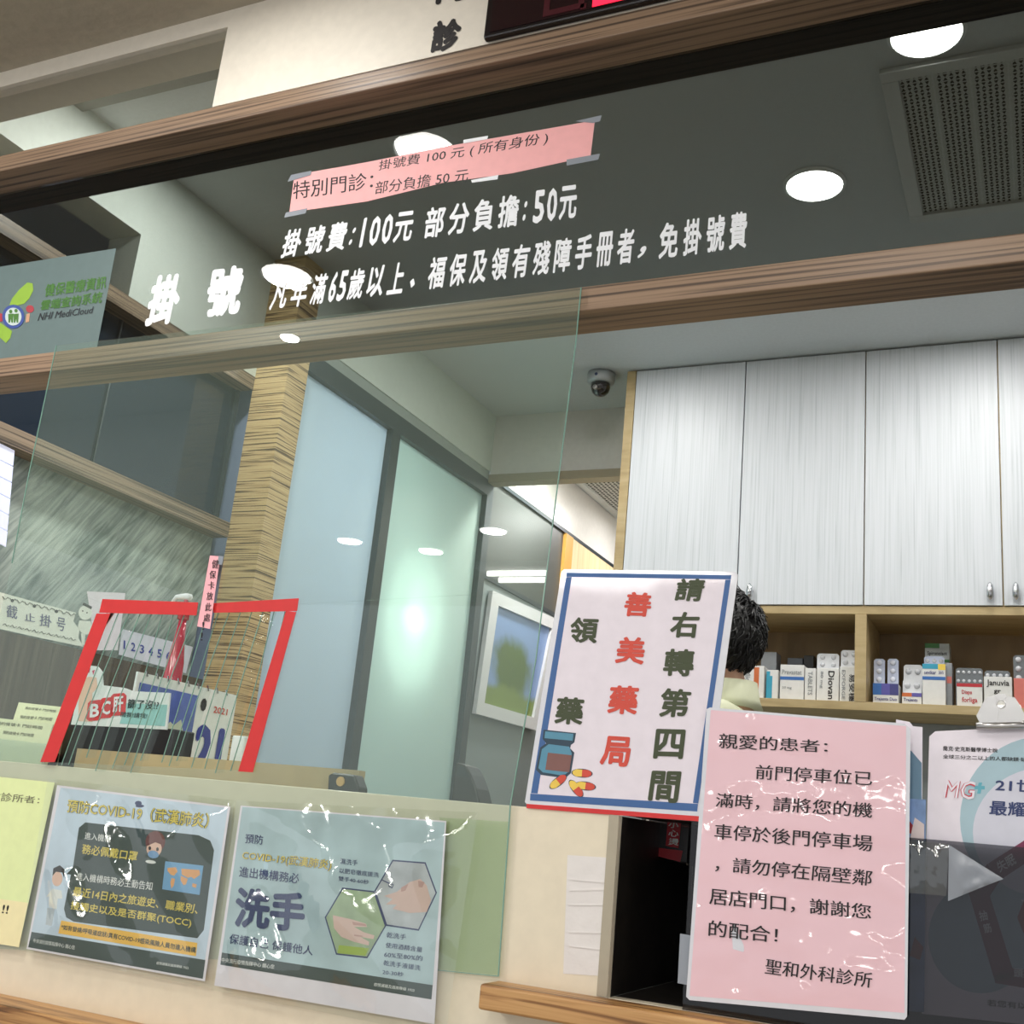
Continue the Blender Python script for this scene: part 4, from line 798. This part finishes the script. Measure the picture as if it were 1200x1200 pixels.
for i in range(7):
    x = 146+i*10.3; y = 750+i*2.6; text(str(i+1), [(x-2.6+(1.7 if i == 0 else 0), y), (x+2.6-(1.7 if i == 0 else 0), y+1), (x+2.2-(1.7 if i == 0 else 0), y+11), (x-3+(1.7 if i == 0 else 0), y+10)], wl_(2), mat('blue ink', 0), t, bold=.02)
# slatted panel at the far left (side room blind); backlight imitated by emission
t = thing('window_blind', PX(XA-.005)(8, 620), 'white horizontal blind with a painted backlight glow at the far left edge above the stone panel', 'blind')
for i in range(6):
    ya, yb = 520+i*19, 520+(i+1)*19-1.2
    P_ = PX(XA-.006+.0)
    MB().prism([P_(-60, ya-30), P_(17.2-i*1.7, ya+8), P_(17.2-(i+1)*1.7, yb+8), P_(-60, yb-30)], (-.004, 0, 0)).build('slat', mat('backlit blind lavender', (226, 230, 255), .5, emit=.35), t)
# ------------------------------------------------------------------ added tube lights, unseen behind the photographer, for glare on the plastic
for tx, ty, lb_ in ((-.3, -1.9, 'long tube light added unseen behind the photographer for glare, nearest'), (-1.9, -2.6, 'long tube light added unseen behind the photographer for glare, far left'), (1.0, -2.6, 'long tube light added unseen behind the photographer for glare, far right')):
    t = thing('glare_tube_light', (tx, ty, HW), lb_, 'ceiling light')
    MB().box(tx-.65, tx+.65, ty-.15, ty+.15, HW-.03, HW-.0005).build('housing', trim, t, bevel=.004)
    for k in (-.07, .07): MB().tube([(tx-.6, ty+k, HW-.045), (tx+.6, ty+k, HW-.045)], .014, 12).build('tube', lightm, t)
# ------------------------------------------------------------------ medicines on the open shelf
SG = 'medicine packs on the open shelf'
bx_white = mat('carton white', (228, 228, 226), .5); foil = mat('blister foil', (176, 180, 186), .3, .6); dome_w = mat('blister dome', (206, 208, 214), .25, coat=.6)
def carton(x0, x1, yt, Y, label, col_=None, bands=(), txt=(), depth=.07, group=SG):
    a = at((x0+x1)/2, 800, Y); xa, xb = at(x0, 800, Y).x, at(x1, 800, Y).x; zt = at((x0+x1)/2, yt, Y).z
    t = thing('medicine_box', ((xa+xb)/2, Y, SB), label, 'medicine box', group)
    MB().box(xa, xb, Y, Y+depth, SB, zt).build('carton', col_ or bx_white, t, bevel=.0015)
    H_ = zt-SB; W_c = xb-xa
    P = lambda u, v, e=0: V((xa+u*W_c, Y-.0006-e, zt-v*H_))
    for k, (u0, v0, u1, v1, c) in enumerate(bands):
        MB().prism([P(u0, v0), P(u1, v0), P(u1, v1), P(u0, v1)], (0, .0005, 0)).build('printed_band', c, t)
    for s_, u0, v0, u1, v1, c, *rot in txt:
        q = [P(u0, v0, .0004), P(u1, v0, .0004), P(u1, v1, .0004), P(u0, v1, .0004)]
        if rot: q = [q[1], q[2], q[3], q[0]]
        text(s_, q, None, c, t, lift=.0002, bold=.015)
    return t, xa, xb, zt
def blister(x0, x1, yt, yb, Y, label, cols=2, rows=2, body=None, dome=None, parent=None, lean=.0):
    xa, xb = at(x0, 800, Y).x, at(x1, 800, Y).x; zt, zb = at((x0+x1)/2, yt, Y).z, at((x0+x1)/2, yb, Y).z
    if parent is None: zb = SB
    t = parent or thing('pill_blister', ((xa+xb)/2, Y, zb), label, 'pill pack', SG)
    r = .006; c = [(xa+r, zb), (xb-r, zb), (xb, zb+r), (xb, zt-r), (xb-r, zt), (xa+r, zt), (xa, zt-r), (xa, zb+r)]
    s_ = MB().prism([(a, Y, b) for a, b in c], (0, .0012, 0)).build('blister_card', body or foil, t)
    zl = at((x0+x1)/2, yb, Y).z; dr = min((xb-xa)/cols, (zt-zl)/rows)*.33
    for i in range(cols):
        for j in range(rows):
            MB().lathe((xa+(i+.5)*(xb-xa)/cols, Y, zl+(j+.5)*(zt-zl)/rows), [(dr, 0), (dr*.9, -dr*.35), (dr*.55, -dr*.62), (.0004, -dr*.7)], 14, 'Y').build('pill_bubble', dome or dome_w, s_, smooth=True)
    return t
bl1, bl2, tealb, org, pur, grn, rdb, ylw = [mat(n, c, .45) for n, c in (('carton blue', (60, 110, 180)), ('carton navy', (70, 70, 130)), ('carton teal', (60, 160, 190)), ('carton orange', (206, 110, 60)), ('carton purple', (96, 90, 170)), ('carton green', (70, 130, 70)), ('carton red', (190, 50, 60)), ('carton yellow', (240, 210, 90)))]
grey_c = mat('carton grey', (150, 154, 158), .5); salmon_c = mat('carton salmon', (214, 120, 110), .5)
carton(847, 866, 790, 3.60, 'narrow white carton at the left end of the shelf, beside the black hair', txt=())
carton(891, 909, 764, 3.68, 'tall grey carton standing behind the orange striped box', grey_c)
carton(869, 895, 780, 3.60, 'white carton with a tall orange stripe near the black hair', bands=((.55, .05, .78, .95, org),), txt=(('Micardis', .16, .15, .4, .9, grey_c, 1),))
carton(898, 912, 785, 3.61, 'narrow white carton with a wavy teal edge', bands=((0, .2, .5, 1, tealb), (0, .05, .3, .2, tealb)))
carton(943, 956, 783, 3.60, 'narrow white side-on carton beside the blue banded box', txt=(('TABLETS', .3, .1, .7, .8, grey_c, 1),))
carton(914, 942, 779, 3.60, 'wide white carton with a blue band across its upper half', bands=((0, .33, 1, .42, bl1),), txt=(('Pravastat', .08, .14, .9, .27, grey_c), ('20 mg', .1, .6, .5, .68, grey_c)))
carton(922, 940, 771, 3.69, 'dark carton behind the blue banded box', mat('carton dark', (70, 74, 80), .5)); carton(941, 953, 768, 3.69, 'black carton behind the blue banded box, right of the dark one', black)
carton(957, 983, 783, 3.60, 'white carton with large vertical lettering and a short blister above', txt=(('Diovan', .52, .08, .80, .9, blackink, 1), ('80 mg', .14, .1, .3, .6, grey_c, 1)))
blister(957, 983, 766, 783, 3.625, 'silver blister sheet above the carton with large vertical lettering', 2, 2, mat('blister white', (220, 222, 226), .35))
carton(984, 1006, 781, 3.60, 'white carton with black characters against the shelf divider', txt=(('易安穩', .5, .2, .82, .95, blackink, 1), ('EXFORGE', .12, .1, .3, .9, grey_c, 1)))
blister(985, 1006, 762, 781, 3.625, 'silver blister sheet above the carton against the shelf divider', 2, 2, mat('blister white', 0))
carton(1023, 1053, 801, 3.59, 'low white carton with blue and purple squares in the right compartment', bands=((0, .0, .33, .55, bl1), (.33, 0, .66, .55, pur), (.66, 0, 1, .55, bl2)), txt=(('Trajenta Duo', .06, .66, .94, .86, bl2),))
for x, w_ in ((1024, 'left'), (1040, 'right')): blister(x, x+13, 772, 801, 3.64, w_+' one of two clear pale pill strips above the blue and purple squares box', 1, 3, mat('blister pale', (196, 204, 226), .3), mat('blister pale dome', (226, 230, 244), .15, coat=.6))
blister(1059, 1081, 779, 795, 3.64, 'upper white blister sheet beside the yellow and blue box', 2, 1, mat('blister white', 0))
blister(1058, 1080, 796, 811, 3.615, 'lower white blister sheet beside the yellow and blue box', 2, 1, mat('blister white', 0))
carton(1057, 1080, 812, 3.59, 'low carton with orange and purple line beside the yellow and blue box', bands=((0, 0, .5, .3, org), (.5, 0, 1, .3, pur)), txt=(('Trajenta', .08, .42, .8, .75, bl2),))
carton(1084, 1113, 754, 3.70, 'tall carton with dark green bands behind the yellow and blue box', mat('carton pale grey', (190, 196, 196), .5), bands=((0, 0, .6, .07, grn), (0, .24, 1, .28, grn)), txt=(('Spironolact', .1, .12, .9, .19, blackink),))
blister(1083, 1107, 769, 780, 3.64, 'pale blister strip above the yellow and blue box', 3, 1, mat('blister pale', 0))
carton(1081, 1108, 778, 3.59, 'white carton with yellow corner and bright blue bands', bands=((0, 0, .68, .12, tealb), (.68, 0, 1, .14, ylw), (0, .30, 1, .38, bl1)), txt=(('sevikar', .08, .16, .6, .25, bl2), ('20/5', .7, .17, .92, .24, bl2)))
carton(1109, 1116, 777, 3.62, 'slim grey carton with red square right of the yellow cornered box', grey_c, bands=((.1, .3, .9, .45, salmon_c),))
carton(1121, 1151, 801, 3.58, 'low red topped carton with a handwritten white label', mat('carton white', 0), bands=((0, 0, 1, .14, rdb),), txt=(('Diapa', .2, .28, .6, .5, rdb), ('forliga', .2, .58, .8, .85, rdb)))
blister(1120, 1152, 783, 803, 3.61, 'grey blister sheet of ten pills above the red topped carton', 5, 2, mat('blister grey', (120, 124, 128), .3, .5))
blister(1154, 1184, 786, 797, 3.61, 'grey blister sheet behind the handwritten white card', 4, 1, mat('blister grey', 0))
carton(1153, 1186, 793, 3.58, 'white handwritten card box standing right of the red topped carton', txt=(('Januvia', .1, .1, .9, .34, blackink), ('gr', .35, .42, .6, .56, blackink)))
blister(1188, 1212, 768, 800, 3.61, 'tall grey blister sheet above the salmon carton at the right edge', 2, 3, mat('blister grey', 0)); carton(1188, 1214, 795, 3.58, 'salmon pink carton at the right edge of the picture', salmon_c)
# ------------------------------------------------------------------ clerk behind the direction sign
def skin(name, verts, edges, m, parent, sub=2, root=0):
    base = V(parent['_w']); me = bpy.data.meshes.new(name); me.from_pydata([tuple(V(v[:3])-base) for v in verts], edges, []); me.materials.append(m)
    o = bpy.data.objects.new(name, me); col.objects.link(o); o.parent = parent
    md = o.modifiers.new('skin', 'SKIN'); md.use_smooth_shade = True
    for i, v in enumerate(verts):
        r = v[3] if isinstance(v[3], (tuple, list)) else (v[3], v[3]); me.skin_vertices[0].data[i].radius = r; me.skin_vertices[0].data[i].use_root = (i == root)
    s_ = o.modifiers.new('sub', 'SUBSURF'); s_.levels = sub; s_.render_levels = sub
    return o
HX, HY, ZO = at(836, 745, 2.75).x, 2.75, at(836, 745, 2.75).z-.445     # head centre; the clerk faces left (-x), head bowed
t = thing('person', (HX+.06, HY, FL), 'person with short black hair and a cream green collar, head bowed behind the direction sign', 'person')
skm = mat('skin', (206, 160, 134), .5); cl = mat('pale green cream uniform', (214, 216, 186), .7, bump=.2, bscale=30); trs = mat('dark trousers', (44, 48, 60), .8); hairm = mat('black hair', (16, 14, 14), .38, bump=.6, bscale=120)
hz_ = .445
vb = [(HX+.07, HY, -.25, .10), (HX+.075, HY, .0, .10), (HX+.07, HY, .17, .07), (HX+.055, HY, .285, .052), (HX+.03, HY, .345, .050), (HX+.0, HY, .405, .078), (HX+.005, HY, .465, .092), (HX+.01, HY, .50, .070),
      (HX+.06, HY-.16, .18, .04), (HX+.02, HY-.21, -.06, .038), (HX-.20, HY-.16, -.10, .030), (HX-.28, HY-.13, -.09, .024),
      (HX+.06, HY+.16, .18, .04), (HX+.02, HY+.21, -.06, .038), (HX-.20, HY+.16, -.10, .030), (HX-.28, HY+.13, -.09, .024),
      (HX+.06, HY-.09, -.32, .085), (HX+.04, HY-.09, -.70, .055), (HX+.07, HY-.09, FL+.07, .04), (HX-.07, HY-.09, FL+.03, .03),
      (HX+.06, HY+.09, -.32, .085), (HX+.04, HY+.09, -.70, .055), (HX+.07, HY+.09, FL+.07, .04), (HX-.07, HY+.09, FL+.03, .03)]
vb = [(x, y, z+ZO if z > -.9 else z, r) for x, y, z, r in vb]
eb = [(0, 1), (1, 2), (2, 3), (3, 4), (4, 5), (5, 6), (6, 7), (2, 8), (8, 9), (9, 10), (10, 11), (2, 12), (12, 13), (13, 14), (14, 15), (0, 16), (16, 17), (17, 18), (18, 19), (0, 20), (20, 21), (21, 22), (22, 23)]
body = skin('body', vb, eb, skm, t)
for sgn in (-1, 1):   # five fingers on each hand, slightly curled
    w0 = V((HX-.28, HY+sgn*.13, -.09+ZO))
    for k in range(4):
        o0 = w0+V((-.012, sgn*(.018-.012*k), .006)); ln = (.058, .066, .062, .05)[k]
        skin('finger', [(*o0, .008), (*(o0+V((-ln*.5, 0, -.006))), .0075), (*(o0+V((-ln*.85, 0, -.022))), .0065), (*(o0+V((-ln, 0, -.036))), .005)], [(0, 1), (1, 2), (2, 3)], skm, t, 1)
    o0 = w0+V((.01, -sgn*.02, 0)); skin('thumb', [(*o0, .009), (*(o0+V((-.022, -sgn*.018, -.006))), .0085), (*(o0+V((-.046, -sgn*.022, -.014))), .006)], [(0, 1), (1, 2)], skm, t, 1)
vs_ = [(HX+.07, HY, -.32, .125), (HX+.075, HY, -.05, .118), (HX+.07, HY, .16, .122), (HX+.06, HY, .265, .078), (HX+.06, HY-.17, .20, .085), (HX+.03, HY-.205, .0, .062), (HX+.02, HY-.21, -.05, .056), (HX+.06, HY+.17, .20, .085), (HX+.03, HY+.205, .0, .056), (HX+.02, HY+.21, -.05, .052)]
vs_ = [(x, y, z+ZO, r) for x, y, z, r in vs_]
skin('shirt', vs_, [(0, 1), (1, 2), (2, 3), (2, 4), (4, 5), (5, 6), (2, 7), (7, 8), (8, 9)], cl, t)
cb = MB().lathe((HX+.048, HY, .285+ZO), [(.082, -.02), (.074, 0), (.066, .045), (.062, .046), (.066, .0)], 28); cb.build('collar', cl, t, smooth=True)
skin('trousers', [(x, y, z+ZO if z > -.9 else z, r) for x, y, z, r in [(HX+.07, HY, -.30, .12), (HX+.06, HY-.09, -.38, .098), (HX+.04, HY-.09, -.70, .07), (HX+.07, HY-.09, FL+.08, .055), (HX+.06, HY+.09, -.38, .098), (HX+.04, HY+.09, -.70, .07), (HX+.07, HY+.09, FL+.08, .055)]], [(0, 1), (1, 2), (2, 3), (0, 4), (4, 5), (5, 6)], trs, t)
# face: features on the -x side, tilted down
fd = V((-.80, 0, -.60)); fu = V((-.60, 0, .80)); hc = V((HX+.0, HY, .445+ZO))
def fp(f_, y_, u_): return hc+fd*f_+V((0, y_, 0))+fu*u_
MB().tube([fp(.076, 0, .012), fp(.098, 0, -.012), fp(.108, 0, -.026), fp(.088, 0, -.032)], [.006, .008, .012, .006], 8).build('nose', skm, t, smooth=True)
MB().tube([fp(.088, -.022, -.052), fp(.096, 0, -.050), fp(.088, .022, -.052)], [.003, .006, .003], 8).build('mouth', mat('lips', (170, 96, 90), .5), t, smooth=True)
for sg in (-1, 1):
    MB().lathe(fp(.076, sg*.032, .012), [(.0005, -.009), (.008, -.004), (.010, 0), (.008, .004), (.0005, .009)], 12).build('eye', mat('eye white', (230, 228, 224), .3), t, smooth=True)
    MB().lathe(fp(.085, sg*.032, .011), [(.0005, -.004), (.0045, 0), (.0005, .004)], 10).build('iris', blackink, t, smooth=True)
    MB().tube([fp(.082, sg*.048, .028), fp(.090, sg*.032, .033), fp(.090, sg*.016, .028)], [.002, .0035, .002], 6).build('eyebrow', hairm, t)
    e0 = hc+V((.012, sg*.088, -.005)); MB().tube([e0+V((.0, 0, -.03)), e0+V((.014, sg*.010, 0)), e0+V((.004, sg*.012, .026)), e0+V((-.012, sg*.004, .018))], [.006, .009, .009, .005], 8).build('ear', skm, t, smooth=True)
# hair: cap and locks, swept over the crown and the back of the head
cap = MB(); rows, seg_ = 12, 30; vs2 = []
ax_ = V((.66, 0, .75)).normalized(); ay_ = V((0, 1, 0)); ac_ = ax_.cross(ay_)
for j in range(rows+1):
    th2 = math.radians(8+j*9.3)
    for i in range(seg_):
        ph_ = math.tau*i/seg_; rr = .112+.005*random.random()+.003*math.sin(5*ph_+j)
        vs2.append(hc+V((.012, 0, .008))+(ax_*math.cos(th2)+ay_*math.sin(th2)*math.cos(ph_)*.90+ac_*math.sin(th2)*math.sin(ph_))*rr)
cap.add(vs2, [(j*seg_+i, j*seg_+(i+1) % seg_, (j+1)*seg_+(i+1) % seg_, (j+1)*seg_+i) for j in range(rows) for i in range(seg_)]+[tuple(range(seg_))[::-1]])
hair = cap.build('hair', hairm, t, smooth=True)
lk = MB()
for _ in range(900):
    th2 = math.radians(random.uniform(5, 112)); ph_ = random.uniform(0, math.tau); e2 = th2+random.uniform(.18, .36); ph2 = ph_+random.uniform(-.15, .15)
    def hp(a, b, r): return hc+V((.012, 0, .008))+(ax_*math.cos(a)+ay_*math.sin(a)*math.cos(b)*.90+ac_*math.sin(a)*math.sin(b))*r
    lk.tube([hp(th2, ph_, .108), hp((th2+e2)/2, ph_, .121), hp(e2, ph2, .117+random.uniform(0, .012))], [.0028, .0024, .0006], 4, cap=False)
o = lk.build('hair_locks', hairm, hair, smooth=True); o['kind'] = 'stuff'
